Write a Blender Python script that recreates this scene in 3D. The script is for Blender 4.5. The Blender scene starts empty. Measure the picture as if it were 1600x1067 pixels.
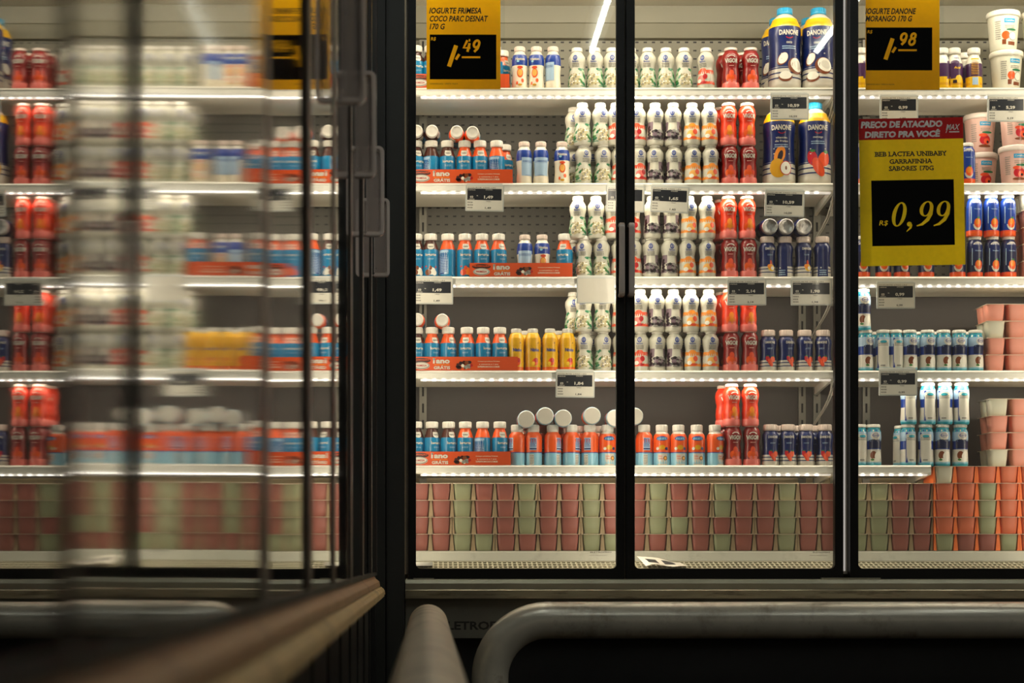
import bpy, bmesh, math, random
from math import sin, cos, pi, tan
from mathutils import Matrix, Vector
random.seed(7)
C = bpy.context.scene.collection
S = bpy.context.scene

# ------------------------------------------------------------------ camera / world / exposure
F = 2900.0            # focal length in pixels of the 1600x1067 frame
D = 5.22              # distance of the main glass doors
EYE = 0.50
cam_d = bpy.data.cameras.new('camera'); cam = bpy.data.objects.new('camera', cam_d); C.objects.link(cam)
cam.location = (0, 0, EYE); cam.rotation_euler = (pi/2, 0, 0)
cam_d.sensor_width = 36; cam_d.lens = F/1600*36
cam_d.shift_x = (800-669)/1600; cam_d.shift_y = (872-533.5)/1600
cam_d.dof.use_dof = True; cam_d.dof.focus_distance = 5.36; cam_d.dof.aperture_fstop = 4.2
cam_d.clip_start = 0.02
S.camera = cam
w = bpy.data.worlds.new('world'); S.world = w; w.use_nodes = True
bg = w.node_tree.nodes['Background']; bg.inputs[0].default_value = (1.0, .86, .66, 1); bg.inputs[1].default_value = 0.16
S.view_settings.view_transform = 'Standard'; S.view_settings.look = 'None'
S.view_settings.exposure = 0.0; S.view_settings.gamma = 1; S.view_settings.use_curve_mapping = False
try:
    S.cycles.use_denoising = True
    S.cycles.max_bounces = 10; S.cycles.transparent_max_bounces = 24; S.cycles.glossy_bounces = 5
    S.cycles.sample_clamp_indirect = 6
    S.cycles.caustics_reflective = False; S.cycles.caustics_refractive = False
except Exception: pass

LED_COL = (1.0, .875, .70)
def area(name, loc, rot, sx, sy, power, col=LED_COL):
    l = bpy.data.lights.new(name, 'AREA'); l.shape = 'RECTANGLE'; l.size = sx; l.size_y = sy
    l.energy = power; l.color = col
    o = bpy.data.objects.new(name, l); C.objects.link(o); o.location = loc; o.rotation_euler = rot
    return o

def PX(px, d=D): return (px-669)/F*d
def PZ(py, d=D): return EYE+(872-py)/F*d

SF = 5.40             # front edge of the shelves
WALL = 5.65           # back wall of the case
SHELF_PY = [138.5, 287.5, 433.5, 580, 728]      # where the shelf tops stand in the picture
SHELF_Z = [PZ(y, SF) for y in SHELF_PY]
DECK_Z = PZ(860.5, SF)
MODULES = [(PX(641, SF), PX(1303, SF)), (PX(1325, SF), PX(1990, SF))]
for m0, m1 in MODULES:                          # light strips under the shelf fronts
    for i, z in enumerate(SHELF_Z):
        e = PX(1454, SF) if (i == 4 and m0 > 1) else m1
        area('shelf_light', ((m0+e)/2, SF+.003, z-.034), (math.radians(24), 0, 0), e-m0-.06, .012, (1.65 if i < 4 else .75)*(e-m0)/1.2)
    area('canopy_light', ((m0+m1)/2, D+.06, PZ(-55)), (math.radians(35), 0, 0), m1-m0-.06, .03, 6.5)
MODX = MODULES
for xm in (PX(976), PX(1321), PX(635.5), PX(1668)):       # vertical light strips on the mullions, turned inward
    for s in (-1, 1):
        if (xm < PX(650) and s < 0) or (xm > PX(1600) and s > 0): continue
        area('mullion_light', (xm+s*.012, D+.03, 1.35), (pi/2, 0, math.radians(-58*s)), .02, 1.7, 2.05)
# ceiling tubes of the shop
TUBES = [(-1.0, 1.6), (.8, 1.95), (-1.0, -1.6), (1.9, 1.95), (5.4, -1.6), (5.4, .9), (.2, 3.5), (2.3, 3.5)]  # last two are unseen, added to brighten the rail tops and signs

# ------------------------------------------------------------------ helpers
def lin(c):
    if isinstance(c, str):
        c = [int(c[i:i+2], 16)/255 for i in (0, 2, 4)]
    return tuple((x/12.92 if x <= .04045 else ((x+.055)/1.055)**2.4) for x in c)
MATS = {}
def mat(name, col, rough=.4, metal=0, noise=.06, scale=60, emit=None, es=1, coat=0, sss=0, spec=.5, bump=0, stretch=(1,1,1), dark=None, darkamt=.5, dscale=6):
    if name in MATS: return MATS[name]
    m = bpy.data.materials.new(name); m.use_nodes = True; MATS[name] = m
    nt = m.node_tree; N = nt.nodes; L = nt.links; b = N['Principled BSDF']
    b.inputs['Roughness'].default_value = rough; b.inputs['Metallic'].default_value = metal
    b.inputs['Coat Weight'].default_value = coat; b.inputs['Coat Roughness'].default_value = .12
    b.inputs['Specular IOR Level'].default_value = spec
    if sss:
        b.inputs['Subsurface Weight'].default_value = sss; b.inputs['Subsurface Radius'].default_value = (.02, .01, .008)
        b.inputs['Subsurface Scale'].default_value = .5
    base = lin(col)
    tc = N.new('ShaderNodeTexCoord'); mp = N.new('ShaderNodeMapping'); L.new(tc.outputs['Object'], mp.inputs[0])
    mp.inputs['Scale'].default_value = stretch
    nz = N.new('ShaderNodeTexNoise'); nz.inputs['Scale'].default_value = scale; nz.inputs['Detail'].default_value = 3
    L.new(mp.outputs[0], nz.inputs['Vector'])
    mx = N.new('ShaderNodeMix'); mx.data_type = 'RGBA'; L.new(nz.outputs['Fac'], mx.inputs[0])
    mx.inputs[6].default_value = (*[x*(1-noise*2) for x in base], 1); mx.inputs[7].default_value = (*[min(1, x*(1+noise*2)) for x in base], 1)
    out = mx.outputs[2]
    if dark:
        n2 = N.new('ShaderNodeTexNoise'); n2.inputs['Scale'].default_value = dscale; n2.inputs['Detail'].default_value = 6; n2.inputs['Roughness'].default_value = .7
        L.new(mp.outputs[0], n2.inputs['Vector'])
        rp = N.new('ShaderNodeValToRGB'); rp.color_ramp.elements[0].position = .52; rp.color_ramp.elements[1].position = .66
        rp.color_ramp.elements[1].color = (darkamt,)*3+(1,)
        L.new(n2.outputs['Fac'], rp.inputs[0])
        m2 = N.new('ShaderNodeMix'); m2.data_type = 'RGBA'; L.new(rp.outputs[0], m2.inputs[0]); L.new(out, m2.inputs[6])
        m2.inputs[7].default_value = (*lin(dark), 1); out = m2.outputs[2]
    L.new(out, b.inputs['Base Color'])
    if bump:
        bp = N.new('ShaderNodeBump'); bp.inputs['Strength'].default_value = bump; bp.inputs['Distance'].default_value = .002
        L.new(nz.outputs['Fac'], bp.inputs['Height']); L.new(bp.outputs[0], b.inputs['Normal'])
    if emit:
        b.inputs['Emission Color'].default_value = (*emit, 1); b.inputs['Emission Strength'].default_value = es
    return m

def glass_mat(name, ior, rough=0.0, tint=(1,1,1), wave=0.0, wscale=3.0, boost=0.0):
    m = bpy.data.materials.new(name); m.use_nodes = True; nt = m.node_tree; N = nt.nodes; L = nt.links
    for n in list(N): N.remove(n)
    o = N.new('ShaderNodeOutputMaterial'); mx = N.new('ShaderNodeMixShader'); t = N.new('ShaderNodeBsdfTransparent'); g = N.new('ShaderNodeBsdfAnisotropic')
    fr = N.new('ShaderNodeFresnel'); fr.inputs[0].default_value = ior
    # the same reflectance from either side of a thin pane
    ge = N.new('ShaderNodeNewGeometry'); iv = N.new('ShaderNodeMath'); iv.operation = 'MULTIPLY_ADD'
    iv.inputs[1].default_value = 1/ior-ior; iv.inputs[2].default_value = ior
    L.new(ge.outputs['Backfacing'], iv.inputs[0]); L.new(iv.outputs[0], fr.inputs[0])
    t.inputs[0].default_value = (*tint, 1); g.inputs['Roughness'].default_value = rough; g.inputs[0].default_value = (1, 1, 1, 1)
    ad = N.new('ShaderNodeMath'); ad.operation = 'ADD'; ad.use_clamp = True; ad.inputs[1].default_value = boost
    L.new(fr.outputs[0], ad.inputs[0]); L.new(ad.outputs[0], mx.inputs[0]); L.new(t.outputs[0], mx.inputs[1]); L.new(g.outputs[0], mx.inputs[2])
    L.new(mx.outputs[0], o.inputs[0])
    if wave:
        tc = N.new('ShaderNodeTexCoord'); mp = N.new('ShaderNodeMapping'); L.new(tc.outputs['Object'], mp.inputs[0])
        mp.inputs['Scale'].default_value = (0.2, 1, .09)
        nz = N.new('ShaderNodeTexNoise'); nz.inputs['Scale'].default_value = wscale; nz.inputs['Detail'].default_value = 2; nz.inputs['Roughness'].default_value = .45
        bp = N.new('ShaderNodeBump'); bp.inputs['Strength'].default_value = 1; bp.inputs['Distance'].default_value = wave
        L.new(mp.outputs[0], nz.inputs['Vector']); L.new(nz.outputs['Fac'], bp.inputs['Height']); L.new(bp.outputs[0], g.inputs['Normal'])
    MATS[name] = m
    return m

def link(name, me, parent=None, loc=(0, 0, 0), rot=(0, 0, 0), **props):
    o = bpy.data.objects.new(name, me); C.objects.link(o); o.location = loc; o.rotation_euler = rot
    if parent: o.parent = parent
    for k, v in props.items(): o[k] = v
    return o
USED = set()
def thing(name, label, cat, loc=(0, 0, 0), rot=(0, 0, 0), group=None, me=None):
    o = link(name, me, None, loc, rot, label=label, category=cat)
    if group: o['group'] = group
    return o

class MB:
    """collects boxes, sweeps and lathes; build() links them as ONE mesh"""
    def __init__(s): s.v = []; s.f = []; s.m = []; s.smooth = []
    def add(s, vs, fs, mi=0, sm=False):
        b = len(s.v); s.v += [tuple(v) for v in vs]
        for f in fs: s.f.append(tuple(i+b for i in f)); s.m.append(mi); s.smooth.append(sm)
    def box(s, x0, x1, y0, y1, z0, z1, mi=0):
        vs = [(x0,y0,z0),(x1,y0,z0),(x1,y1,z0),(x0,y1,z0),(x0,y0,z1),(x1,y0,z1),(x1,y1,z1),(x0,y1,z1)]
        s.add(vs, [(0,3,2,1),(4,5,6,7),(0,1,5,4),(1,2,6,5),(2,3,7,6),(3,0,4,7)], mi)
    def prism_x(s, prof, x0, x1, mi=0):       # prof of (y,z), swept along x
        n = len(prof); vs = [(x0, y, z) for y, z in prof]+[(x1, y, z) for y, z in prof]
        fs = [(i, (i+1) % n, n+(i+1) % n, n+i) for i in range(n)]+[tuple(range(n))[::-1], tuple(range(n, 2*n))]
        s.add(vs, fs, mi)
    def prism_y(s, prof, y0, y1, mi=0):       # prof of (x,z), swept along y
        n = len(prof); vs = [(x, y0, z) for x, z in prof]+[(x, y1, z) for x, z in prof]
        fs = [(i, n+i, n+(i+1) % n, (i+1) % n) for i in range(n)]+[tuple(range(n)), tuple(range(n, 2*n))[::-1]]
        s.add(vs, fs, mi)
    def lathe(s, prof, seg=20, mis=None, cap0=True, cap1=True):   # prof of (r,z)
        n = len(prof); vs = []
        for r, z in prof:
            for k in range(seg): a = 2*pi*k/seg; vs.append((r*cos(a), r*sin(a), z))
        b = len(s.v); s.v += vs
        for i in range(n-1):
            for k in range(seg):
                s.f.append((b+i*seg+k, b+i*seg+(k+1) % seg, b+(i+1)*seg+(k+1) % seg, b+(i+1)*seg+k)); s.m.append(mis[i] if mis else 0); s.smooth.append(True)
        if cap0: s.f.append(tuple(b+k for k in range(seg))[::-1]); s.m.append(mis[0] if mis else 0); s.smooth.append(False)
        if cap1: s.f.append(tuple(b+(n-1)*seg+k for k in range(seg))); s.m.append(mis[-1] if mis else 0); s.smooth.append(False)
    def tube(s, pts, r, seg=12, mi=0):
        pts = [Vector(p) for p in pts]; b = len(s.v); n = len(pts); up = None
        for i, p in enumerate(pts):
            t = (pts[min(i+1, n-1)]-pts[max(i-1, 0)]).normalized()
            if up is None:
                up = Vector((0, 0, 1)) if abs(t.z) < .9 else Vector((1, 0, 0))
            a = (up-t*up.dot(t)).normalized(); c = t.cross(a); up = a
            for k in range(seg): q = 2*pi*k/seg; s.v.append(tuple(p+a*(r*cos(q))+c*(r*sin(q))))
        for i in range(n-1):
            for k in range(seg):
                s.f.append((b+i*seg+k, b+i*seg+(k+1) % seg, b+(i+1)*seg+(k+1) % seg, b+(i+1)*seg+k)); s.m.append(mi); s.smooth.append(True)
        s.f.append(tuple(b+k for k in range(seg))[::-1]); s.m.append(mi); s.smooth.append(False)
        s.f.append(tuple(b+(n-1)*seg+k for k in range(seg))); s.m.append(mi); s.smooth.append(False)
    def mesh(s, name, mats, fix=True):
        me = bpy.data.meshes.new(name); me.from_pydata(s.v, [], s.f)
        for m in (mats if isinstance(mats, (list, tuple)) else [mats]): me.materials.append(m)
        me.polygons.foreach_set('material_index', s.m); me.polygons.foreach_set('use_smooth', s.smooth)
        if fix:
            bm = bmesh.new(); bm.from_mesh(me); bmesh.ops.recalc_face_normals(bm, faces=bm.faces); bm.to_mesh(me); bm.free()
        me.update(); return me
    def build(s, name, mats, parent=None, bevel=0, **props):
        me = s.mesh(name, mats)
        if bevel:
            bm = bmesh.new(); bm.from_mesh(me)
            bmesh.ops.bevel(bm, geom=[e for e in bm.edges if len(e.link_faces) == 2 and e.calc_face_angle(0) > .6], offset=bevel, segments=2, affect='EDGES', clamp_overlap=True)
            bm.to_mesh(me); bm.free()
        return link(name, me, parent, **props)

# ---- flat printed artwork: coloured shapes in 2-D, laid flat on a card or wrapped round a bottle
TXT = {}
def text2d(s, bold=0.0):
    k = (s, bold)
    if k not in TXT:
        cu = bpy.data.curves.new('t', 'FONT'); cu.body = s; cu.resolution_u = 2; cu.offset = bold; cu.align_x = 'LEFT'; cu.size = 1
        o = bpy.data.objects.new('t', cu); C.objects.link(o)
        dg = bpy.context.evaluated_depsgraph_get(); me = bpy.data.meshes.new_from_object(o.evaluated_get(dg))
        vs = [(v.co.x, v.co.y) for v in me.vertices]; fs = [tuple(p.vertices) for p in me.polygons]
        bpy.data.objects.remove(o); bpy.data.curves.remove(cu); bpy.data.meshes.remove(me)
        TXT[k] = (vs, fs)
    return TXT[k]
class Art:
    def __init__(s): s.items = []
    def put(s, vs, fs, m, layer=1): s.items.append((vs, fs, m, layer)); return s
    def text(s, t, x0, x1, z, m, h=None, shear=0, bold=.02, layer=2, center=False):
        vs, fs = text2d(t, bold)
        if not vs: return s
        a = min(v[0] for v in vs); b = max(v[0] for v in vs); c = min(v[1] for v in vs); d = max(v[1] for v in vs)
        k = (x1-x0)/(b-a); kh = (h/(d-c)) if h else k
        return s.put([(x0+(x-a)*k+shear*(y-c)*kh, z+(y-c)*kh) for x, y in vs], fs, m, layer)
    def ell(s, cx, cz, rx, rz, m, layer=1, seg=18, rot=0, a0=0, a1=360, hole=0, shear=0):
        vs = []; fs = []; rings = [0, .5, 1] if not hole else [hole, 1]
        n = seg if a1-a0 >= 360 else seg+1
        for q in rings:
            for k in range(n):
                a = math.radians(a0+(a1-a0)*k/seg); x = rx*q*cos(a); z = rz*q*sin(a)
                vs.append((cx+x*cos(rot)-z*sin(rot)+shear*z, cz+x*sin(rot)+z*cos(rot)))
        for i in range(len(rings)-1):
            for k in range(seg):
                k2 = (k+1) % n; fs.append((i*n+k, i*n+k2, (i+1)*n+k2, (i+1)*n+k))
        return s.put(vs, fs, m, layer)
    def rect(s, x0, x1, z0, z1, m, layer=1, nx=None, shear=0):
        nx = nx or max(1, int(abs(x1-x0)/.004)) if s.wrap_nx else 1
        vs = []; fs = []
        for i in range(nx+1):
            x = x0+(x1-x0)*i/nx; vs += [(x, z0), (x+shear*(z1-z0), z1)]
        for i in range(nx): fs.append((2*i, 2*i+2, 2*i+3, 2*i+1))
        return s.put(vs, fs, m, layer)
    wrap_nx = True
    def stroke(s, pts, ws, m, layer=2, shear=0):      # variable-width pen stroke; pts (x,z), ws widths (perpendicular)
        vs = []; fs = []; n = len(pts)
        for i, (p, wd) in enumerate(zip(pts, ws)):
            a = pts[max(i-1, 0)]; b = pts[min(i+1, n-1)]; dx, dz = b[0]-a[0], b[1]-a[1]; l = math.hypot(dx, dz) or 1
            nx, nz = -dz/l*wd/2, dx/l*wd/2
            vs += [(p[0]+nx, p[1]+nz), (p[0]-nx, p[1]-nz)]
        for i in range(n-1): fs.append((2*i, 2*i+1, 2*i+3, 2*i+2))
        x0 = min(v[1] for v in vs)
        return s.put([(x+shear*z, z) for x, z in vs], fs, m, layer)
    def knock_out(s, x0, x1, z0, z1, start, m):
        """an inked field in which the shapes added since `start` are left unprinted"""
        from mathutils.geometry import delaunay_2d_cdt
        vs = [(x0, z0), (x1, z0), (x1, z1), (x0, z1)]; fs = [(0, 1, 2, 3)]
        for v, f, _, _l in s.items[start:]:
            b = len(vs); vs += v
            for q in f:
                ar = sum(v[q[i]][0]*v[q[(i+1) % len(q)]][1]-v[q[(i+1) % len(q)]][0]*v[q[i]][1] for i in range(len(q)))
                if abs(ar) > 1e-10: fs.append(tuple(b+i for i in (q if ar > 0 else q[::-1])))
        del s.items[start:]
        ov, _, of, _, _, orig = delaunay_2d_cdt([Vector(v) for v in vs], [], fs, 0, 1e-6)
        s.put([tuple(v) for v in ov], [tuple(f) for f, o in zip(of, orig) if set(o) == {0}], m, 1)
    def bake(s, name, rad=None, R=None, eps=.00022, Z=1):
        mats = []; V = []; FF = []; MI = []
        for vs, fs, m, layer in s.items:
            if m not in mats: mats.append(m)
            b = len(V)
            for x, z in vs:
                if rad:
                    r = rad(z)+eps*(layer+1); a = x/R; V.append((r*sin(a), -r*cos(a), z))
                else: V.append((x, -eps*layer, z))
            for f in fs:
                # faces must look outward (towards -y at the front)
                ar = sum(vs[f[i]][0]*vs[f[(i+1) % len(f)]][1]-vs[f[(i+1) % len(f)]][0]*vs[f[i]][1] for i in range(len(f)))
                FF.append(tuple(b+i for i in (f if ar > 0 else f[::-1]))); MI.append(mats.index(m))
        me = bpy.data.meshes.new(name); me.from_pydata(V, [], FF)
        for m in mats: me.materials.append(MATS[m])
        me.polygons.foreach_set('material_index', MI); me.polygons.foreach_set('use_smooth', [bool(rad)]*len(FF)); me.update()
        return me

# ------------------------------------------------------------------ materials
P = lambda n, c, **k: mat(n, c, **({'rough': .32, 'coat': .25, 'noise': .03} | k))
for n, c in dict(white='d2ccbe', cream='eadfc8', offwhite='ddd8ca', blue='0b7cac', deepblue='173a90', navy='10205a', darknavy='101b45', orange='ea5a1c', carton='e2571c',
                 brown='4a2016', red='b3161a', darkred='861410', vermil='d8391a', pink='e8756a', palepink='efb5a8', yellow='e9b70c', ninho='e2ac10', gold='d49a12',
                 green='1f7049', palegreen='b9cfae', leaf='3d7a35', plum='2a1820', plumlight='7b6670', peach='ee8d22', peachlight='f6b45a', coral='e2502c', coconut='7b3f1e', flesh='f3eee0',
                 skyblue='8fc6dc', aqua='2aa0b4', paleblue='a9c4dc', purple='46254f', black='0b0a0a', grey='8d8a82', textgrey='55524c', capblue='1b9bd0',
                 carmine='c01c2a', straw='f0582e', banana='f2c437', inkdark='23252b', sage='5c9272', oat='c4b88f', oatdark='8f8358', milk='cbc7b6').items():
    P('ink_'+n, c)
M = lambda n: MATS['ink_'+n]
cap_white = P('cap_white', 'dcd7cc', rough=.35, bump=.0, sss=0)
cap_grey = P('cap_grey', 'c9c6bd', rough=.35)
cap_foil = mat('cap_foil', 'b9b6b2', rough=.3, metal=.9, noise=.25, scale=120, bump=.8)
cap_pink = P('cap_pink', 'd6c3b6')
cap_blue = P('cap_blue', '1c96c6')
black_frame = mat('black_frame', '0a0a09', rough=.42, noise=.15, scale=30, spec=.25)
post_grey = mat('post_charcoal', '22231f', rough=.5, noise=.1, scale=20)
white_steel = mat('white_enamel_steel', 'ded9cb', rough=.42, noise=.03, scale=8)
rail_white = mat('price_rail_plastic', 'e4e1d6', rough=.35, noise=.02)
steel = mat('brushed_steel', '96917f', rough=.34, metal=.85, noise=.16, scale=9, stretch=(1, 8, 8), dark='3a2c20', darkamt=.55, dscale=10)
steel_top = mat('worn_ledge_steel', 'a09b88', rough=.42, metal=.6, noise=.12, scale=12)
left_ledge = mat('dull_tan_ledge', 'c4a873', rough=.5, metal=.35, noise=.12, scale=9, dark='4a3524', darkamt=.6, dscale=5)
pipe_paint = mat('worn_grey_pipe_paint', 'c6c0b0', rough=.25, metal=.2, noise=.1, scale=14, dark='5b4c3c', darkamt=.55, dscale=7, bump=.12, spec=.6)
pipe_left_mat = mat('scuffed_beige_pipe_paint', 'c2b69c', rough=.4, metal=.1, noise=.08, scale=6, dark='51452f', darkamt=.85, dscale=5.5, stretch=(1, 2.0, 1))
kick = mat('charcoal_kick_panel', '69665a', rough=.5, noise=.1, scale=15)
deck_mat = mat('white_deck_steel', 'b3b1a2', rough=.4, noise=.05, scale=14, dark='8f8d80', darkamt=.5, dscale=14)
dark_void = mat('void_shade_black', '070707', rough=.7)  # shade under the cabinets and in the slots, put into the colour
led_base = mat('led_diffuser', 'ffffff', emit=(1, .86, .76), es=.45)
led_dot = mat('led_lamp', 'ffffff', emit=(1, .93, .86), es=5)
tube_em = mat('fluorescent_tube', 'ffffff', emit=(.95, 1, .93), es=46)

def wall_mat(name, col, slots):
    m = mat(name, col, rough=.5, noise=.05, scale=5)
    if slots:
        nt = m.node_tree; N = nt.nodes; L = nt.links; b = N['Principled BSDF']
        g = N.new('ShaderNodeTexCoord'); sp = N.new('ShaderNodeSeparateXYZ'); L.new(g.outputs['Object'], sp.inputs[0])
        def mth(op, a, bb=None):
            n = N.new('ShaderNodeMath'); n.operation = op
            for i, q in enumerate([a, bb]):
                if q is None: continue
                if isinstance(q, (int, float)): n.inputs[i].default_value = q
                else: L.new(q, n.inputs[i])
            return n.outputs[0]
        fx = mth('FRACT', mth('DIVIDE', sp.outputs[0], .0252)); fz = mth('FRACT', mth('DIVIDE', sp.outputs[2], .0252))
        k = mth('MULTIPLY', mth('LESS_THAN', fx, .40), mth('LESS_THAN', fz, .19))
        mx = N.new('ShaderNodeMix'); mx.data_type = 'RGBA'; L.new(k, mx.inputs[0])
        src = b.inputs['Base Color'].links[0].from_socket; L.new(src, mx.inputs[6]); mx.inputs[7].default_value = (.006, .005, .005, 1)
        L.new(mx.outputs[2], b.inputs['Base Color'])
    return m
wall_hi = wall_mat('perforated_panel_lit_tone', '827f70', True)  # top zone: strip light painted in as a paler tone
wall_mid = wall_mat('perforated_panel_dim_tone', '54514a', True)  # same panel, dimmer light painted in as a darker tone
wall_lo = wall_mat('plain_panel_dim_tone', '352e2a', False)  # plain panel, weaker light of the lower zones painted in
wall_beige = wall_mat('plain_panel_lit_tone', 'a89876', False)  # lowest zone: nearby strip light painted in as pale beige
canopy_mat = mat('grey_canopy_steel', '8a8776', rough=.45, noise=.04, scale=4)

glass_main = glass_mat('clear_door_glass', 1.45, 0.0, (.97, .98, .96), wave=.0003, wscale=5)
GL = [glass_mat('mirror_like_door_glass', 2.1, .018, (.5, .5, .48), wave=.00018, wscale=7, boost=.16),
      glass_mat('hazy_door_glass', 2.1, .040, (.5, .5, .48), wave=.00045, wscale=7, boost=.16)]
def clear_plastic(name, col, alpha):
    m = mat(name, col, rough=.22, noise=.05, scale=30, spec=.8, coat=.5); m.node_tree.nodes['Principled BSDF'].inputs['Alpha'].default_value = alpha; return m
plastic_rim = clear_plastic('clear_handle_rim', 'e6d8ce', .80); plastic_web = clear_plastic('clear_handle_web', 'c9b8ae', .45)
sleeve_clear = glass_mat('clear_sign_sleeve', 1.2, .05, (.97, .98, .98), wave=.002, wscale=20)

# ------------------------------------------------------------------ the shop itself
def structure(name, mb, m):
    o = mb.build(name, m); o['kind'] = 'structure'; return o
b = MB(); b.box(-6, 9, -6, 7, -.1, 0); structure('floor', b, mat('dark_polished_floor', '2c2822', rough=.35, noise=.15, scale=3))
b = MB(); b.box(-6, 9, -6, 7, 3.4, 3.5); structure('ceiling', b, mat('dark_shop_ceiling', '1c1b19', rough=.8))
b = MB(); b.box(-6, 9, 6.9, 7, 0, 3.4); structure('wall_back', b, mat('dim_shop_wall', '2b2a27', rough=.8))
for (x, y) in TUBES:
    t = thing('ceiling_lamp', 'x', 'lamp', (x, y, 2.98))
    k = TUBES.index((x, y))
    t['label'] = ['fluorescent tube lamp hanging over the left cabinet', 'fluorescent tube lamp over the aisle near the camera', 'fluorescent tube lamp over the left cabinet, behind the camera',
                  'fluorescent tube lamp over the aisle to the right', 'fluorescent tube lamp far right, behind the camera', 'fluorescent tube lamp far right, ahead of the camera', 'added unseen fluorescent tube lamp nearest the main cabinet, left', 'added unseen fluorescent tube lamp nearest the main cabinet, right'][k]
    b = MB(); b.box(-.05, .05, -.62, .62, .02, .06); b.box(-.01, .01, -.4, -.38, .06, .42); b.box(-.01, .01, .38, .4, .06, .42); b.build('housing', rail_white, t)
    b = MB(); b.tube([(0, -.58, 0), (0, .58, 0)], .0125, 10); b.build('tube', tube_em, t)

# ------------------------------------------------------------------ main refrigerated cabinet
ZT = 2.17
x_l, x_r = PX(633), PX(1725)
fr = thing('display_refrigerator', 'tall glass-door refrigerated cabinet facing the camera, full of yogurt', 'refrigerator', (0, 0, 0))
b = MB()
b.box(x_l-.02, x_r+.02, WALL+.004, WALL+.12, .12, ZT); b.box(x_l-.02, x_r+.02, D+.02, WALL+.12, ZT, ZT+.12)
b.box(x_r, x_r+.05, D+.02, WALL+.004, .12, ZT); b.box(x_l-.05, x_l-.012, D+.02, WALL+.004, .12, ZT)
b.build('cabinet_shell', white_steel, fr)
def wallpiece(z0, z1, m):
    b = MB(); b.box(x_l-.012, x_r, WALL-.004, WALL+.004, z0, z1); b.build('back_panel', m, fr)
zc = PZ(64, WALL)
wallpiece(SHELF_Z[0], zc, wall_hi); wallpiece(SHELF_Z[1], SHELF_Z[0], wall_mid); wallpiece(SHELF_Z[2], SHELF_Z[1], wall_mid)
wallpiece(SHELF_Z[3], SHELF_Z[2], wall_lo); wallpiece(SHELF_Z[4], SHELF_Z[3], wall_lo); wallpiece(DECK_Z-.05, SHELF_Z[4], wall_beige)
# canopy: folded panels leaning towards the doors
b = MB(); b.prism_x([(WALL, zc), (WALL-.018, zc+.004), (WALL-.028, zc+.045), (WALL-.032, zc+.047), (WALL-.036, zc+.08), (WALL-.038, ZT), (WALL, ZT)], x_l-.012, x_r)
b.build('canopy_duct', canopy_mat, fr)
b = MB(); b.box(x_l-.05, x_r+.05, D-.01, D+.05, PZ(-70), ZT+.12); b.build('header', black_frame, fr)

def shelf(m0, m1, z, cut=None):
    s = MB(); s.box(m0, m1, SF+.001, WALL-.03, z-.012, z); s.prism_x([(SF+.03, z-.012), (WALL-.035, z-.012), (WALL-.035, z-.026), (WALL-.06, z-.022)], m0+.01, m1-.01)
    so = s.build('shelf', white_steel, fr)
    r = MB(); r.prism_x([(SF+.001, z+.002), (SF-.003, z+.002), (SF-.008, z-.003), (SF-.006, z-.006), (SF-.008, z-.02), (SF-.003, z-.023), (SF+.001, z-.023)], m0, m1)
    ro = r.build('price_rail', rail_white, so)
    l = MB(); l.box(m0+.03, m1-.01, SF-.003, SF+.010, z-.0285, z-.0235, 0)
    n = int((m1-m0-.04)/.0278)
    for k in range(n):
        x = m0+.042+k*.0278
        vs = []; cs = [(-1, -.1), (-.45, .45), (0, .7), (.45, .45), (1, -.1), (.5, -.75), (-.5, -.75)]
        l.add([(x+a*.0062, SF-.0045, z-.0262+c*.0034) for a, c in cs]+[(x+a*.0062, SF-.003, z-.0262+c*.0034) for a, c in cs],
              [tuple(range(7)), tuple(range(7, 14))[::-1]]+[(i, (i+1) % 7, 7+(i+1) % 7, 7+i) for i in range(7)], 1)
    l.build('light_strip', [led_base, led_dot], so)
    for x in (m0+.004, m1-.004):
        e = MB(); e.prism_x([(SF-.006, z-.004), (SF+.02, z-.004), (WALL-.01, z-.004), (WALL-.01, z-.05), (WALL-.05, z-.045), (SF+.02, z-.028), (SF-.006, z-.026)], x-.004, x+.004)
        e.build('end_bracket', rail_white, so)
for m0, m1 in MODULES:
    for i, z in enumerate(SHELF_Z):
        shelf(m0, PX(1454, SF) if (i == 4 and m0 > 1) else (m1 if m1 < 2 else x_r-.004), z)
# uprights
up_m = mat('slotted_upright_steel', '6d6a62', rough=.4, metal=.5)
for px in (661, 1252, 1275, 1352):
    x = PX(px, WALL); u = MB(); u.box(x-.011, x+.011, WALL-.014, WALL-.004, DECK_Z, zc)
    z = DECK_Z+.02
    while z < zc-.03: u.box(x-.003, x+.003, WALL-.0146, WALL-.0138, z, z+.028, 1); z += .05
    u.build('upright', [up_m, dark_void], fr)
# deck, front panel, air grille
g = MB(); g.box(x_l-.01, x_r, SF-.015, WALL, DECK_Z-.012, DECK_Z); g.build('deck', deck_mat, fr)
g = MB(); g.prism_x([(SF-.015, DECK_Z-.002), (SF-.019, DECK_Z-.004), (SF-.030, PZ(876.5, SF-.03)), (SF-.02, PZ(876.5, SF-.03))], x_l-.01, x_r); g.build('deck_front_panel', deck_mat, fr)
gy0, gy1 = D+.05, SF-.03; gz0, gz1 = PZ(888.5, D+.05), PZ(877.5, SF-.03)
g = MB(); nb = int((x_r-x_l)/.0142)
for k in range(nb):
    x = x_l+.02+k*.0142; g.prism_x([(gy0, gz0), (gy1, gz1), (gy1, gz1-.004), (gy0, gz0-.004)], x, x+.005)
for q in (0, .33, .64, .93):
    y0 = gy0+(gy1-gy0)*q; z0 = gz0+(gz1-gz0)*q; y1 = y0+(gy1-gy0)*.09; z1 = z0+(gz1-gz0)*.09
    g.prism_x([(y0, z0+.0006), (y1, z1+.0006), (y1, z1-.004), (y0, z0-.004)], x_l, x_r)
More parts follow.
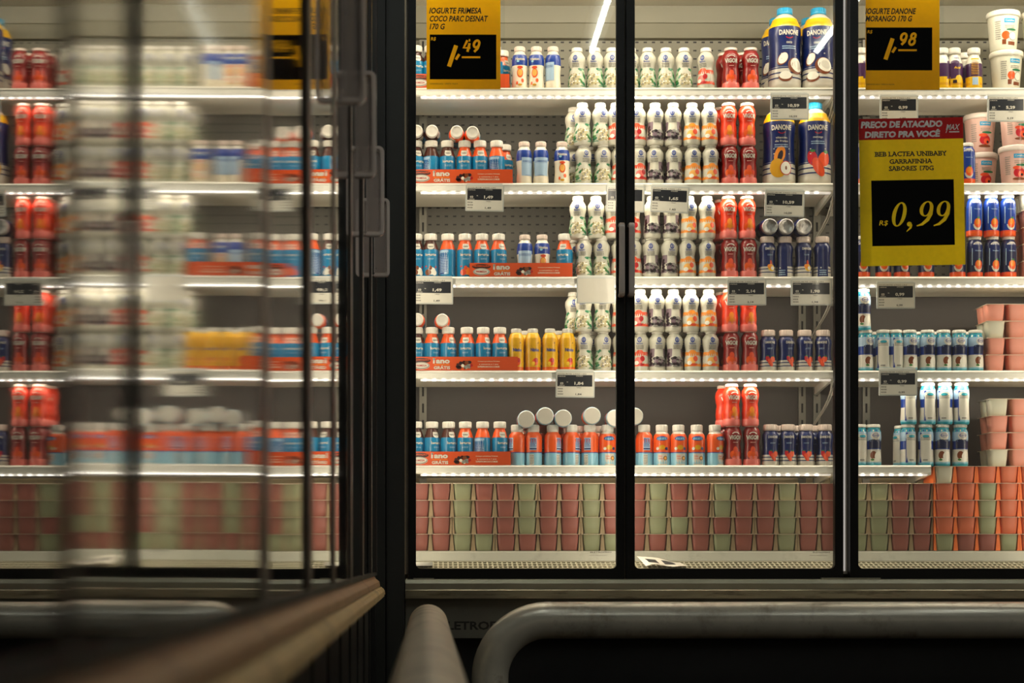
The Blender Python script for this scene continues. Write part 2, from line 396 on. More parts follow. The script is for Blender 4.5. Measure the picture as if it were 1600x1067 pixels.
o = g.build('air_grille', mat('cream_grille', '9c967e', rough=.45), fr); o['kind'] = 'stuff'
g = MB(); g.box(x_l, x_r, D+.03, SF-.02, gz0-.06, gz0-.05); g.build('grille_channel', mat('brown_channel', '1d1712', rough=.6), fr)
g = MB(); g.box(PX(641), PX(676), D+.05, D+.09, PZ(884), PZ(878)); g.build('grille_clip', white_steel, fr)
a = Art(); a.wrap_nx = False
for q, (x0, x1, z) in enumerate([(922, 955, 864), (920, 948, 868.5), (1269, 1296, 864), (1264, 1292, 868.5)]):
    dd = SF-.024; zz = PZ(z, dd)
    a = Art(); a.wrap_nx = False
    a.text('ELETROFRIO' if q % 2 == 0 else 'www.refrigeracao', PX(x0, dd), PX(x1, dd), zz, 'ink_textgrey' if q % 2 == 0 else 'ink_grey', h=.0042 if q % 2 == 0 else .0028, layer=1); link('deck_marking', a.bake('deck_marking'), fr, (0, SF-.033, 0))


# doors
Zb, Zbg = PZ(905), PZ(888)
ZtD = PZ(-70)
def door(px0, px1, g0, g1, handle_side):
    x0, x1, a0, a1 = PX(px0), PX(px1), PX(g0), PX(g1)
    root = link('door', None, fr, (0, 0, 0))
    # frame with rounded inner corners
    f = MB(); r = .012; zt = ZtD-.03; inn = []
    for cx, cz, s in ((a1-r, zt-r, 0), (a0+r, zt-r, 90), (a0+r, Zbg+r, 180), (a1-r, Zbg+r, 270)):
        for k in range(5): t = math.radians(s+90*k/4); inn.append((cx+r*cos(t), cz+r*sin(t)))
    outc = [(x1, ZtD), (x0, ZtD), (x0, Zb), (x1, Zb)]; out = [outc[i//5] for i in range(20)]
    n = 20
    vs = [(x, D-.014, z) for x, z in inn]+[(x, D-.014, z) for x, z in out]+[(x, D+.012, z) for x, z in inn]+[(x, D+.02, z) for x, z in out]
    fs = []
    for i in range(n):
        j = (i+1) % n
        fs.append((i, n+i, n+j, j) if out[i] != out[j] else (i, n+i, j))
        fs.append((2*n+i, 2*n+j, 3*n+j, 3*n+i) if out[i] != out[j] else (2*n+i, 2*n+j, 3*n+i))
        fs.append((i, j, 2*n+j, 2*n+i))
        if out[i] != out[j]: fs.append((n+i, 3*n+i, 3*n+j, n+j))
    f.add(vs, fs); f.build('door_frame', black_frame, root)
    g = MB(); g.box(a0-.004, a1+.004, D-.003, D+.003, Zbg-.004, zt+.004); g.build('glass_pane', glass_main, root)
    if handle_side:
        hx = (x1-.011) if handle_side > 0 else (x0+.011)
        make_handle(root, Matrix.Translation((hx, D-.014, PZ(409))))
    return root
def make_handle(parent, M4):
    # upright loop grip of clear plastic: rounded rectangle 0.205 tall, standing 0.04 off the glass
    H, T, Wd, r = .1025, .042, .016, .013
    out = []; inn = []
    for (cy, cz, s) in ((-T+r, H-r, 90), (-T+r, -H+r, 180)):
        for k in range(6): t = math.radians(s+90*k/5); out.append((cy+r*cos(t), cz+r*sin(t)))
    out = [(0, H)]+out+[(0, -H)]
    r2 = .006; t2 = .009
    inn = [(0, H-t2)]
    for (cy, cz, s) in ((-T+t2+r2, H-t2-r2, 90), (-T+t2+r2, -H+t2+r2, 180)):
        for k in range(6): t = math.radians(s+90*k/5); inn.append((cy+r2*cos(t), cz+r2*sin(t)))
    inn.append((0, -H+t2))
    n = len(out); b = MB()
    for sx in (-1, 1):
        b.v += [(sx*Wd/2, y, z) for y, z in out]+[(sx*Wd/2, y, z) for y, z in inn]
    for i in range(n-1):
        for q in [(i, i+1, n+i+1, n+i), (2*n+i, 3*n+i, 3*n+i+1, 2*n+i+1), (i, 2*n+i, 2*n+i+1, i+1), (n+i, n+i+1, 3*n+i+1, 3*n+i)]:
            b.f.append(q); b.m.append(0); b.smooth.append(False)
    for q in [(0, n, 3*n, 2*n), (n-1, 3*n-1, 4*n-1, 2*n-1)]: b.f.append(q); b.m.append(0); b.smooth.append(False)
    # the thin clear web that fills the loop
    b.box(-.0015, .0015, -T+.01, -.001, -H+.01, H-.01, 1)
    me = b.mesh('handle', [plastic_rim, plastic_web])
    bm = bmesh.new(); bm.from_mesh(me); bmesh.ops.bevel(bm, geom=[e for e in bm.edges if len(e.link_faces) == 2 and e.calc_face_angle(0) > .9], offset=.002, segments=2, affect='EDGES'); bm.to_mesh(me); bm.free()
    o = link('handle', me, parent); o.matrix_local = M4; o['label'] = 'clear plastic loop handle'
    return o
door(638, 975, 650, 962.5, 1); door(978, 1316, 991, 1303, -1); door(1326.5, 1664, 1339.5, 1651, 0)
b = MB(); b.box(PX(1666), PX(1728), D-.03, D+.05, PZ(905), ZtD); b.build('end_post', post_grey, fr, bevel=.003)
# mullions: white posts with a light strip, seen in the gaps between the doors
mull_m = mat('mullion_aluminium', 'cfc8bb', rough=.35, metal=.3, noise=.1, scale=30, stretch=(1, 1, .3))
for px, wd in ((976.5, 5), (1321.2, 16), (635.4, 5)):
    b = MB(); x = PX(px); h = wd*.0009; b.box(x-h, x+h, D+.02, D+.05, PZ(897), ZT)
    if wd > 10:
        b.box(x-.003, x+.003, D+.0165, D+.02, PZ(892), ZT, 1)
    b.build('mullion', [mull_m, mat('mullion_strip', 'f1ece2', rough=.3, emit=(1, .93, .85), es=.35)], fr)
# corner post at the left end
b = MB(); b.box(PX(604, D-.06), PX(632, D-.06), D-.06, D+.05, .0, ZT+.12); b.build('corner_post', post_grey, fr, bevel=.003)
b = MB(); b.box(PX(632), PX(634.5), D-.03, D+.03, PZ(897), ZT); b.build('post_trim', mat('post_trim_metal', 'a8957c', rough=.35, metal=.7), fr)
# ledge below the doors
b = MB(); b.prism_x([(D+.05, PZ(904.5)), (D-.02, PZ(904.5)), (D-.055, PZ(906, D-.055)), (D-.06, PZ(911.5, D-.06)), (D-.058, PZ(922, D-.058)), (D+.05, PZ(922))], PX(634), x_r+.05)
b.build('base_ledge', steel_top, fr)
b = MB(); b.prism_x([(D+.04, PZ(920)), (D-.07, PZ(921, D-.07)), (D-.075, PZ(922.6, D-.075)), (D-.073, PZ(935, D-.073)), (D+.04, PZ(935))], PX(634), x_r+.05)
b.build('bumper_strip', steel, fr)
for px0, px1, py in ((646, 678, 903), (1280, 1372, 902.5)):
    b = MB(); b.box(PX(px0), PX(px1), D-.03, D-.015, PZ(905), PZ(py)); b.build('hinge_plate', steel_top, fr)
b = MB(); b.box(PX(634), x_r+.05, D-.04, D+.03, PZ(997, D-.04), PZ(935)+.002); kp = b.build('kick_panel', kick, fr)
a = Art(); a.wrap_nx = False; a.text('ELETROFRIO', PX(688, D-.04), PX(812, D-.04), PZ(984, D-.04), 'ink_black', h=.024, bold=.03)
link('lettering', a.bake('lettering'), kp, (0, D-.0405, 0))
b = MB(); b.box(PX(634), x_r+.05, D+.0, WALL+.1, 0, PZ(935)-.02); b.build('base', dark_void, fr)  # near-black block stands in for the darkness under the case
# refrigerant and light cables at the right end of the first module
cab = mat('grey_cable', 'a7a398', rough=.4)
for i, z in enumerate(SHELF_Z[:4]):
    for dx, q in ((0, 0), (.009, .02)):
        x = PX(1287, SF)+dx; pts = []
        for k in range(11):
            t = k/10; pts.append((x+.028*(1-t)**2*1.2+.012*sin(t*5)-(.01 if q else 0)*t, SF+.03+.16*t, z-.028-.02*sin(t*pi)-(.17 if i < 4 else .0)*t**1.4))
        b = MB(); b.tube(pts, .0022, 6); b.build('cable', cab, fr)

# ------------------------------------------------------------------ left cabinet, at right angles, seen at a grazing angle
GX = -.146
lf = thing('display_refrigerator', 'dark glass-door cabinet along the left whose doors mirror the shelves', 'refrigerator')
joints = [.05, .73, 1.60, 2.21, 2.77, 3.40, 4.01, 4.62, 5.10]
jw = [.04, .016, .075, .07, .08, .07, .07, .07, .08]
ztl = 2.17
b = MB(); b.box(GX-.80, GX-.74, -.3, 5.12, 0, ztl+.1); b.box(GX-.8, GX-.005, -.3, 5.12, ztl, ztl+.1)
b.box(GX-.8, GX-.01, -.34, -.3, 0, ztl+.1); b.box(GX-.8, GX-.0, 5.12, 5.16, 0, ztl+.1); b.build('cabinet_shell', mat('unlit_cabinet_interior', '1b1a18', rough=.6), lf)  # dark colour stands in for the lack of light inside
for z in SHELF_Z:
    b = MB(); b.box(GX-.74, GX-.18, -.28, 5.1, z-.02, z); b.build('shelf', mat('unlit_shelf_steel', '4a4842', rough=.5), lf)  # shelf steel darkened in colour to look unlit
zlb = EYE-.047
for i in range(len(joints)-1):
    y0, y1 = joints[i], joints[i+1]; w0, w1 = jw[i]/2, jw[i+1]/2
    root = link('door', None, lf)
    f = MB(); th = .006
    f.box(GX-.02, GX+th, y0+.002, y0+w0, zlb, ztl); f.box(GX-.02, GX+th, y1-w1, y1-.002, zlb, ztl)
    f.box(GX-.02, GX+th, y0+w0, y1-w1, zlb, zlb+.010, 1); f.box(GX-.02, GX+th, y0+w0, y1-w1, ztl-.04, ztl, 1)
    f.build('door_frame', [mat('lit_brown_frame', '2a221c', rough=.4, noise=.1), black_frame], root)  # brown stiles: light caught on the aisle faces, painted in
    # a pane with its own slight tilt, as hung doors have
    yc = (y0+y1)/2; hw = (y1-y0)/2-.01
    g = MB(); g.box(-.003, .003, -hw, hw, zlb+.004, ztl-.02)
    tilt = {0: 0, 1: .0035, 2: -.002, 3: .0015, 4: .0, 5: -.001}.get(i, 0)
    o = g.build('glass_pane', GL[1] if i in (1, 2) else GL[0], root); o.location = (GX, yc, 0); o.rotation_euler = (0, tilt, -.0038 if i == 0 else 0)
for y in (2.99, 3.57, 4.22, 4.83):
    k = [j for j in range(len(joints)-1) if joints[j] < y < joints[j+1]][0]
    root = [c for c in lf.children if c.name.startswith('door')][k]
    make_handle(root, Matrix.Translation((GX+.004, y, PZ(409)))@Matrix.Rotation(pi/2, 4, 'Z'))
# base ledge with a groove and a rounded nose
nose = [(GX, zlb), (GX+.004, zlb-.008), (GX+.014, zlb-.016), (GX+.016, zlb-.028), (GX-.05, zlb-.028)]
b = MB(); b.prism_y([(x, z) for x, z in nose[::-1]], -.3, 5.02); b.build('base_ledge', mat('brown_base_ledge', 'a07a52', rough=.5, metal=.3, noise=.15, scale=6, dark='3a2a1e', darkamt=.5), lf)
nose2 = [(GX-.05, zlb-.030), (GX+.014, zlb-.030), (GX+.022, zlb-.032), (GX+.028, zlb-.042), (GX+.029, zlb-.054), (GX+.022, zlb-.062), (GX-.05, zlb-.062)]
b = MB(); b.prism_y(nose2[::-1], -.3, 5.06); b.build('bumper_strip', left_ledge, lf, bevel=.003)
b = MB(); b.box(GX-.05, GX-.012, -.3, 5.1, .12, zlb-.062)
y = 0.1
while y < 5: b.box(GX-.013, GX-.008, y, y+.02, .12, zlb-.064, 0); y += .4
b.build('kick_panel', mat('dark_kick_panel', '1e1d1a', rough=.45), lf)
b = MB(); b.box(GX-.7, GX-.06, -.3, 5.1, 0, .2); b.build('base', dark_void, lf)
# corner filler between the two cabinets
b = MB(); b.box(GX-.06, PX(602, D-.06), 5.165, D+.01, 0, ztl+.1); b.build('corner_filler', post_grey, lf)

# ------------------------------------------------------------------ guard rails
def bend(c, a0, a1, R, ax, n=12):
    return [(c[0]+(R*cos(math.radians(a0+(a1-a0)*k/n)) if ax == 'x' else 0), c[1]+(R*cos(math.radians(a0+(a1-a0)*k/n)) if ax == 'y' else 0), c[2]+R*sin(math.radians(a0+(a1-a0)*k/n))) for k in range(n+1)]
pr = .0495; pd = 4.98; pzc = PZ(940, pd)-pr; R = .155
xl = PX(765.5, pd)
gr = thing('guard_rail', 'grey steel pipe guard rail running in front of the main cabinet', 'guard rail')
pts = [(xl, pd, .02), (xl, pd, pzc-R-.05)]+bend((xl+R, pd, pzc-R), 180, 90, R, 'x')+[(xl+R+.25*k, pd, pzc) for k in range(1, 8)]
xe = pts[-1][0]
pts += bend((xe+.02, pd, pzc-R), 90, 0, R, 'x')+[(xe+.02+R, pd, .02)]
b = MB(); b.tube(pts, pr, 32); b.build('rail_pipe', pipe_paint, gr)
for x in (xl, xe+.02+R):
    b = MB(); b.lathe([(.0, 0), (.085, 0), (.085, .008), (.052, .012)], 24); o = b.build('floor_flange', steel, gr); o.location = (x, pd, 0)
gl = thing('guard_rail', 'scuffed pipe guard rail pointing away along the left cabinet, below the camera', 'guard rail')
ye = 4.70; pts = [(0, ye+R, .02), (0, ye+R, pzc-R-.05)]+bend((0, ye, pzc-R), 0, 90, R, 'y')+[(0, ye-.35*k, pzc) for k in range(1, 13)]
yn = pts[-1][1]; pts += bend((0, yn-.01, pzc-R), 90, 180, R, 'y')+[(0, yn-.01-R, .02)]
b = MB(); b.tube(pts, pr, 32); b.build('rail_pipe', pipe_left_mat, gl)
for y in (ye+R, yn-.01-R):
    b = MB(); b.lathe([(.0, 0), (.085, 0), (.085, .008), (.052, .012)], 24); o = b.build('floor_flange', steel, gl); o.location = (0, y, 0)

# ------------------------------------------------------------------ products
def interp(prof, t):
    for (r0, z0), (r1, z1) in zip(prof, prof[1:]):
        if z0 <= t <= z1:
            q = (t-z0)/(z1-z0) if z1 > z0 else 0; q = q*q*(3-2*q)*.5+q*.5
            return r0+(r1-r0)*q
    return prof[-1][0] if t > prof[-1][1] else prof[0][0]
KINDS = {}
def kind(key, h, R, prof, bands, cap, capz, capr, artf, capm, ribs=True, seg=22, ring=0):
    """prof: (r/R, z/h) up to the cap; bands: (upper z/h, ink); cap from capz to 1"""
    zs = sorted(set([round(i/26*capz, 4) for i in range(27)]+[round(bz, 4) for bz, _ in bands if bz < capz]))
    mats = []; mis = []
    for z0, z1 in zip(zs, zs[1:]):
        zm = (z0+z1)/2
        for bz, ink in bands:
            if zm < bz: break
        m = MATS['ink_'+ink]
        if m not in mats: mats.append(m)
        mis.append(mats.index(m))
    rad = lambda z: R*interp(prof, z/h)+(ring*R*sin(z/h*ring_n) if ring else 0)
    ring_n = 75
    b = MB(); b.lathe([(rad(z*h), z*h) for z in zs], seg, mis)
    body = b.mesh('body', mats)
    b = MB(); cr = capr*R; c0, c1 = capz*h, h
    cp = cap
    b.lathe([(cr*.94, c0-.001), (cr*1.02, c0), (cr*1.04, c0+(c1-c0)*.25), (cr, c0+(c1-c0)*.35), (cr, c1-.002), (cr*.93, c1), (cr*.80, c1), (cr*.76, c1-.0012), (cr*.3, c1-.001)], seg)
    if ribs:
        for k in range(22):
            a = 2*pi*k/22; x, y = cr*1.005*cos(a), cr*1.005*sin(a)
            t = .0006; b.add([(x-t*sin(a), y+t*cos(a), c0+.003), (x+t*sin(a), y-t*cos(a), c0+.003), (x+t*cos(a), y+t*sin(a), c0+.003), (x-t*sin(a), y+t*cos(a), c1-.002), (x+t*sin(a), y-t*cos(a), c1-.002), (x+t*cos(a), y+t*sin(a), c1-.002)], [(0, 2, 5, 3), (2, 1, 4, 5), (3, 5, 4)])
    capme = b.mesh('cap', [capm])
    a = Art(); artf(a, R, h)
    art = a.bake('printed_label', rad, R)
    KINDS[key] = dict(h=h, R=R, body=body, cap=capme, art=art)

def tiny(a, x0, x1, z0, z1, n, ink, layer=2):         # lines of print too small to read
    for k in range(n):
        zz = z1-(z1-z0)*(k+.5)/n; hh = (z1-z0)/n*.45; xx = x0; rr = random.Random(k*7+int(x0*1e4))
        while xx < x1-.0015:
            wv = rr.uniform(.0015, .0045); a.rect(xx, min(x1, xx+wv), zz-hh/2, zz+hh/2, ink, layer, 2); xx += wv+.0008
def backpanel(a, R, h, z0, z1, panel, ink, w=.5, head=None):  # nutrition panel on the back of the bottle
    c = pi*R; hw = c*w*.5
    a.rect(c-hw, c+hw, z0*h, z1*h, panel, 1, 10)
    tiny(a, c-hw*.85, c+hw*.85, z0*h+.006, z1*h-.008, 12, ink)
    a.rect(c-hw*.5, c+hw*.3, z0*h+.001, z0*h+.005, ink, 2, 4)
    if head: a.ell(c, z1*h-.006, hw*.6, .004, head, 2)

profA = [(.86, 0), (.97, .02), (1, .06), (1, .55), (.97, .62), (.80, .74), (.62, .82), (.60, .88)]
def artA(fruit, fruit2):
    def f(a, R, h):
        a.ell(0, .70*h, .0115, .0085, 'ink_white', 1); a.rect(-.0115, .0115, .70*h, .765*h, 'ink_white', 1, 8)
        a.text('FRIMESA', -.009, .009, .690*h, 'ink_inkdark', h=.0035)
        a.text('Iogurte', -.0165, .0165, .47*h, 'ink_white', h=.0105, bold=.04)
        tiny(a, -.009, .009, .40*h, .44*h, 2, 'ink_paleblue')
        a.ell(.003, .15*h, .012, .011, fruit, 1); a.ell(-.008, .12*h, .009, .009, fruit2, 2); a.ell(.011, .11*h, .007, .008, fruit, 2)
        a.ell(-.001, .22*h, .005, .006, fruit2, 2)
        a.rect(-.017, -.011, .24*h, .27*h, 'ink_carmine', 2, 3); a.rect(.013, .018, .22*h, .26*h, 'ink_carmine', 2, 3)
        backpanel(a, R, h, .08, .62, 'ink_paleblue', 'ink_deepblue')
    return f
for key, neck, f1, f2 in (('A_coco', 'brown', 'ink_flesh', 'ink_coconut'), ('A_straw', 'orange', 'ink_red', 'ink_straw'), ('A_peach', 'orange', 'ink_peach', 'ink_coral')):
    kind(key, .130, .0242, profA, [(.64, 'blue'), (.9, neck)], None, .86, .74, artA(f1, f2), cap_white)
profB = [(.9, 0), (.98, .03), (.98, .12), (.90, .3), (.93, .42), (1.0, .55), (1.0, .68), (.90, .78), (.66, .86), (.6, .9)]
def artB(a, R, h):
    a.text('Neston', -.014, .014, .66*h, 'ink_white', h=.0085, bold=.03)
    a.ell(0, .37*h, .010, .013, 'ink_orange', 1); a.ell(0, .38*h, .0075, .010, 'ink_peachlight', 2); a.ell(0, .50*h, .0085, .004, 'ink_coral', 2)
    a.ell(.008, .2*h, .0045, .006, 'ink_orange', 2); a.ell(-.009, .14*h, .003, .005, 'ink_orange', 2); a.ell(0, .1*h, .006, .003, 'ink_gold', 2)
    a.ell(-.006, .64*h, .004, .003, 'ink_skyblue', 2)
    backpanel(a, R, h, .2, .62, 'ink_paleblue', 'ink_deepblue', .62)
kind('B', .127, .0232, profB, [(.55, 'cream'), (.80, 'deepblue'), (.95, 'white')], None, .89, .66, artB, cap_pink)
profC = [(.80, 0), (.93, .03), (.97, .10), (.88, .28), (.90, .40), (.78, .50), (.90, .58), (1.0, .68), (.93, .80), (.66, .88), (.60, .92)]
profC = [(.84, 0), (.96, .03), (1, .12), (.98, .26), (.88, .42), (.80, .51), (.86, .58), (.97, .68), (.95, .77), (.72, .85), (.54, .905)]
def artC(kindc):
    def f(a, R, h):
        a.ell(0, .745*h, .0066, .0082, 'ink_deepblue', 1, hole=.6); a.rect(-.0014, .0014, .71*h, .78*h, 'ink_deepblue', 2, 2)
        a.text('Batavo', -.009, .010, .635*h, 'ink_deepblue', h=.0055)
        tiny(a, -.012, .014, .52*h, .62*h, 3, 'ink_textgrey')
        rr = random.Random(5)
        if kindc == 'C':
            for sx in (-1, 1):
                a.rect(sx*.028-.012, sx*.028+.012, .07*h, .50*h, 'ink_sage', 1, 8)
                for q in range(7): a.ell(sx*(.017+rr.random()*.018), h*(.14+.055*q), .0042, .0085, ['ink_green', 'ink_leaf', 'ink_palegreen'][q % 3], 2, rot=sx*(.5+rr.random()), seg=10)
            a.ell(.002, .24*h, .0165, .0165, 'ink_oat', 2); a.ell(-.008, .15*h, .010, .009, 'ink_oat', 2)
            for q in range(34): a.ell(rr.uniform(-.014, .016), h*rr.uniform(.10, .37), .0028, .0024, ['ink_cream', 'ink_flesh', 'ink_oatdark', 'ink_grey', 'ink_oatdark'][q % 5], 3+q % 2, seg=7)
        if kindc == 'D':
            for sx in (-1, 1):
                a.rect(sx*.028-.012, sx*.028+.012, .12*h, .54*h, 'ink_plumlight', 1, 8)
                for q in range(5): a.ell(sx*(.016+rr.random()*.016), h*(.18+.075*q), .005, .007, 'ink_plum', 2, rot=sx, seg=9)
            a.ell(0, .24*h, .017, .013, 'ink_plumlight', 2)
            for q in range(16): a.ell(rr.uniform(-.015, .015), h*rr.uniform(.13, .33), .0052, .0042, ['ink_plum', 'ink_plum', 'ink_grey', 'ink_black'][q % 4], 3+q % 2, seg=8)
            a.ell(0, .12*h, .014, .003, 'ink_grey', 3)
        if kindc in 'EF':
            c1, c2, c3 = ('ink_peach', 'ink_peachlight', 'ink_coral') if kindc == 'E' else ('ink_coral', 'ink_pink', 'ink_red')
            a.rect(-pi*R*.98, pi*R*.98, .12*h, .46*h, c1, 1, 26); a.ell(0, .46*h, .012, .006, c1, 1)
            a.ell(-.003, .25*h, .013, .011, c2, 2); a.ell(.009, .30*h, .007, .008, c3, 3); a.ell(-.009, .20*h, .007, .006, 'ink_flesh', 3); a.ell(.004, .16*h, .009, .004, c3, 3)
        backpanel(a, R, h, .14, .5, 'ink_paleblue', 'ink_deepblue', .35)
    return f
for k in 'CDEF':
    kind(k, .124, .0256, profC, [(1, 'milk')], None, .905, .62, artC(k), cap_white if k != 'D' else cap_white, ribs=False)
profG = [(.88, 0), (.98, .02), (.98, .14), (.90, .19), (.95, .30), (.90, .42), (.84, .52), (.93, .62), (1.0, .74), (.92, .84), (.72, .90), (.68, .94)]
def artG(o):
    def f(a, R, h):
        a.text('VIGOR', -.0205, .0205, .62*h, 'ink_white', h=.0130, bold=.05)
        a.ell(0, .735*h, .0125, .0085, 'ink_white', 1, a0=20, a1=160, hole=.74, seg=12)
        a.rect(-.008, .008, .55*h, .565*h, 'ink_palepink', 2, 4)
        a.ell(0, .38*h, .008, .010, 'ink_peach' if o else 'ink_coral', 1); a.ell(-.009, .27*h, .009, .011, 'ink_orange', 1); a.ell(.010, .27*h, .008, .010, 'ink_orange' if o else 'ink_vermil', 1)
        a.ell(.001, .25*h, .009, .010, 'ink_peach' if o else 'ink_orange', 2); a.ell(-.006, .20*h, .006, .005, 'ink_pink', 3); a.ell(.008, .2*h, .007, .005, 'ink_pink', 3)
        a.rect(pi*R-.012, pi*R+.012, .2*h, .8*h, 'ink_red' if o else 'ink_darkred', 1, 6); tiny(a, pi*R-.01, pi*R+.01, .25*h, .75*h, 9, 'ink_palepink')
    return f
kind('G_orange', .124, .0262, profG, [(.17, 'pink'), (1, 'vermil')], None, .935, .74, artG(1), cap_pink, ribs=False)
kind('G_red', .124, .0262, profG, [(.17, 'pink'), (1, 'darkred')], None, .935, .74, artG(0), cap_pink, ribs=False)
profH = [(.84, 0), (.97, .015), (1, .05), (.99, .20), (.93, .42), (.92, .55), (.98, .68), (.96, .76), (.75, .86), (.42, .92), (.38, .94)]
def fruits(a, k, z, s):
    if k == 'coco':
        a.ell(-.014*s, z+.018*s, .014*s, .010*s, 'ink_coconut', 1, rot=.9); a.ell(-.013*s, z+.019*s, .012*s, .0085*s, 'ink_flesh', 2, rot=.9)
        a.ell(.014*s, z+.004*s, .018*s, .016*s, 'ink_coconut', 3, rot=-.5); a.ell(.0165*s, z+.006*s, .0155*s, .0125*s, 'ink_flesh', 4, rot=-.6); a.ell(.018*s, z+.006*s, .010*s, .0075*s, 'ink_offwhite', 5, rot=-.6)
        a.ell(-.008*s, z-.016*s, .014*s, .011*s, 'ink_coconut', 2, a0=180, a1=360); a.ell(-.008*s, z-.0145*s, .012*s, .008*s, 'ink_flesh', 3)
    if k == 'straw':
        a.ell(-.012*s, z+.010*s, .010*s, .016*s, 'ink_carmine', 1, rot=.3); a.ell(.013*s, z+.008*s, .013*s, .016*s, 'ink_straw', 2, rot=-.7); a.ell(0, z-.008*s, .010*s, .020*s, 'ink_coral', 3, rot=.45)
        a.ell(.001*s, z-.008*s, .005*s, .013*s, 'ink_straw', 4, rot=.45); a.ell(.018*s, z+.022*s, .007*s, .003*s, 'ink_leaf', 3); a.ell(-.012*s, z+.024*s, .006*s, .0025*s, 'ink_leaf', 3)
    if k == 'fruit':
        a.ell(-.004*s, z+.016*s, .011*s, .018*s, 'ink_peach', 1, rot=-.3); a.ell(-.003*s, z+.014*s, .005*s, .011*s, 'ink_plum', 2, rot=-.3)
        a.ell(-.008*s, z-.010*s, .016*s, .019*s, 'ink_gold', 3, rot=.3); a.ell(.008*s, z-.010*s, .012*s, .014*s, 'ink_carmine', 4); a.ell(.008*s, z-.010*s, .0105*s, .0125*s, 'ink_flesh', 5); a.ell(.008*s, z-.010*s, .002*s, .004*s, 'ink_coconut', 6)
    if k == 'banana':
        a.ell(.004*s, z+.018*s, .006*s, .016*s, 'ink_coral', 1, rot=.1); a.ell(.004*s, z-.002*s, .018*s, .016*s, 'ink_banana', 2, rot=-.6); a.ell(-.004*s, z+.004*s, .012*s, .010*s, 'ink_peach', 3, rot=-.5); a.ell(.009*s, z-.004*s, .008*s, .009*s, 'ink_flesh', 4)
def artH(words, k):
    def f(a, R, h):
        a.text('DANONE', -.031, .031, .645*h, 'ink_white', h=.0155, bold=.035)
        a.ell(0, .648*h, .014, .011, 'ink_carmine', 1, a0=215, a1=325, hole=.82, seg=12)
        for i, wd in enumerate(words): n = len(wd)*.0023; a.text(wd, -n, n, (.545-.04*i)*h, 'ink_white', h=.0060)
        z0 = .545-.04*len(words); tiny(a, -.022, .022, (z0-.03)*h, (z0+.02)*h, 2, 'ink_paleblue')
        for q, x in ((.13, 0), (.19, 0), (.25, 0)): a.rect(-pi*R*.98, pi*R*.98, q*h, (q+.016)*h, 'ink_navy', 1, 30)
        fruits(a, k, .255*h, 1.5)
        for zz in (.36, .42): a.rect(-.026, -.022, zz*h, (zz+.012)*h, 'ink_white', 2, 2); a.rect(.022, .026, zz*h, (zz+.012)*h, 'ink_white', 2, 2)
        tiny(a, -.022, .022, .775*h, .81*h, 2, 'ink_gold', 2)
        a.rect(pi*R-.03, pi*R+.03, .08*h, .74*h, 'ink_deepblue', 2, 10); tiny(a, pi*R-.026, pi*R+.026, .1*h, .7*h, 16, 'ink_paleblue', 3)
    return f
for key, wds, k in (('H_coco', ['coco'], 'coco'), ('H_fruit', ['vitamina', 'de frutas'], 'fruit'), ('H_straw', ['morango'], 'straw')):
    kind(key, .246, .0480, profH, [(.27, 'white'), (.755, 'navy'), (.86, 'yellow'), (.95, 'white')], None, .925, .46, artH(wds, k), cap_blue, seg=28)
profI = [(.86, 0), (.97, .02), (1, .06), (.98, .2), (.88, .45), (.90, .55), (.98, .68), (.93, .76), (.72, .83), (.68, .87)]
def artI(k):
    def f(a, R, h):
        a.text('DANONE', -.0155, .0155, .665*h, 'ink_white', h=.0075, bold=.035)
        tiny(a, -.009, .009, .53*h, .57*h, 2, 'ink_paleblue')
        for q in (.12, .20, .27): a.rect(-pi*R*.98, pi*R*.98, q*h, (q+.022)*h, 'ink_navy', 1, 22)
        fruits(a, k, .25*h, .62)
        a.rect(pi*R-.016, pi*R+.016, .03*h, .62*h, 'ink_navy', 2, 8); a.ell(pi*R-.006, .24*h, .0022, .0022, 'ink_white', 3); tiny(a, pi*R-.006, pi*R+.008, .45*h, .48*h, 1, 'ink_paleblue', 3); tiny(a, pi*R-.01, pi*R+.01, .05*h, .2*h, 3, 'ink_paleblue', 3)
    return f
kind('I_straw', .122, .0255, profI, [(.29, 'white'), (.90, 'navy')], None, .855, .78, artI('straw'), cap_pink)
kind('I_banana', .122, .0255, profI, [(.29, 'white'), (.90, 'navy')], None, .855, .78, artI('banana'), cap_pink)
kind('I_foil', .122, .0285, profI, [(.29, 'white'), (.90, 'navy')], None, .855, .80, artI('banana'), cap_foil)
profJ = [(.86, 0), (.97, .03), (.95, .12), (1, .2), (.94, .3), (.97, .45), (.93, .5), (1, .62), (.96, .76), (.75, .86), (.62, .91)]
def artJ(a, R, h):
    a.text('Ninho', -.014, .014, .46*h, 'ink_deepblue', h=.010, bold=.03)
    a.ell(0, .22*h, .009, .011, 'ink_orange', 1); a.ell(.003, .26*h, .006, .007, 'ink_red', 2); a.ell(-.006, .18*h, .005, .006, 'ink_banana', 2)
    for z in (.60, .64, .68, .72, .76): a.rect(-pi*R*.98, pi*R*.98, z*h, (z+.008)*h, 'ink_gold', 1, 20)
    a.ell(.009, .66*h, .0015, .0018, 'ink_inkdark', 2); a.rect(-pi*R*.98, pi*R*.98, .06*h, .10*h, 'ink_orange', 1, 20)
    backpanel(a, R, h, .15, .55, 'ink_paleblue', 'ink_deepblue')
kind('J', .126, .0245, profJ, [(.05, 'orange'), (1, 'ninho')], None, .90, .60, artJ, cap_grey, ring=.012)
profK = [(.88, 0), (.97, .02), (1, .06), (.99, .30), (.97, .34), (1, .38), (1, .64), (.92, .74), (.66, .82), (.6, .88)]
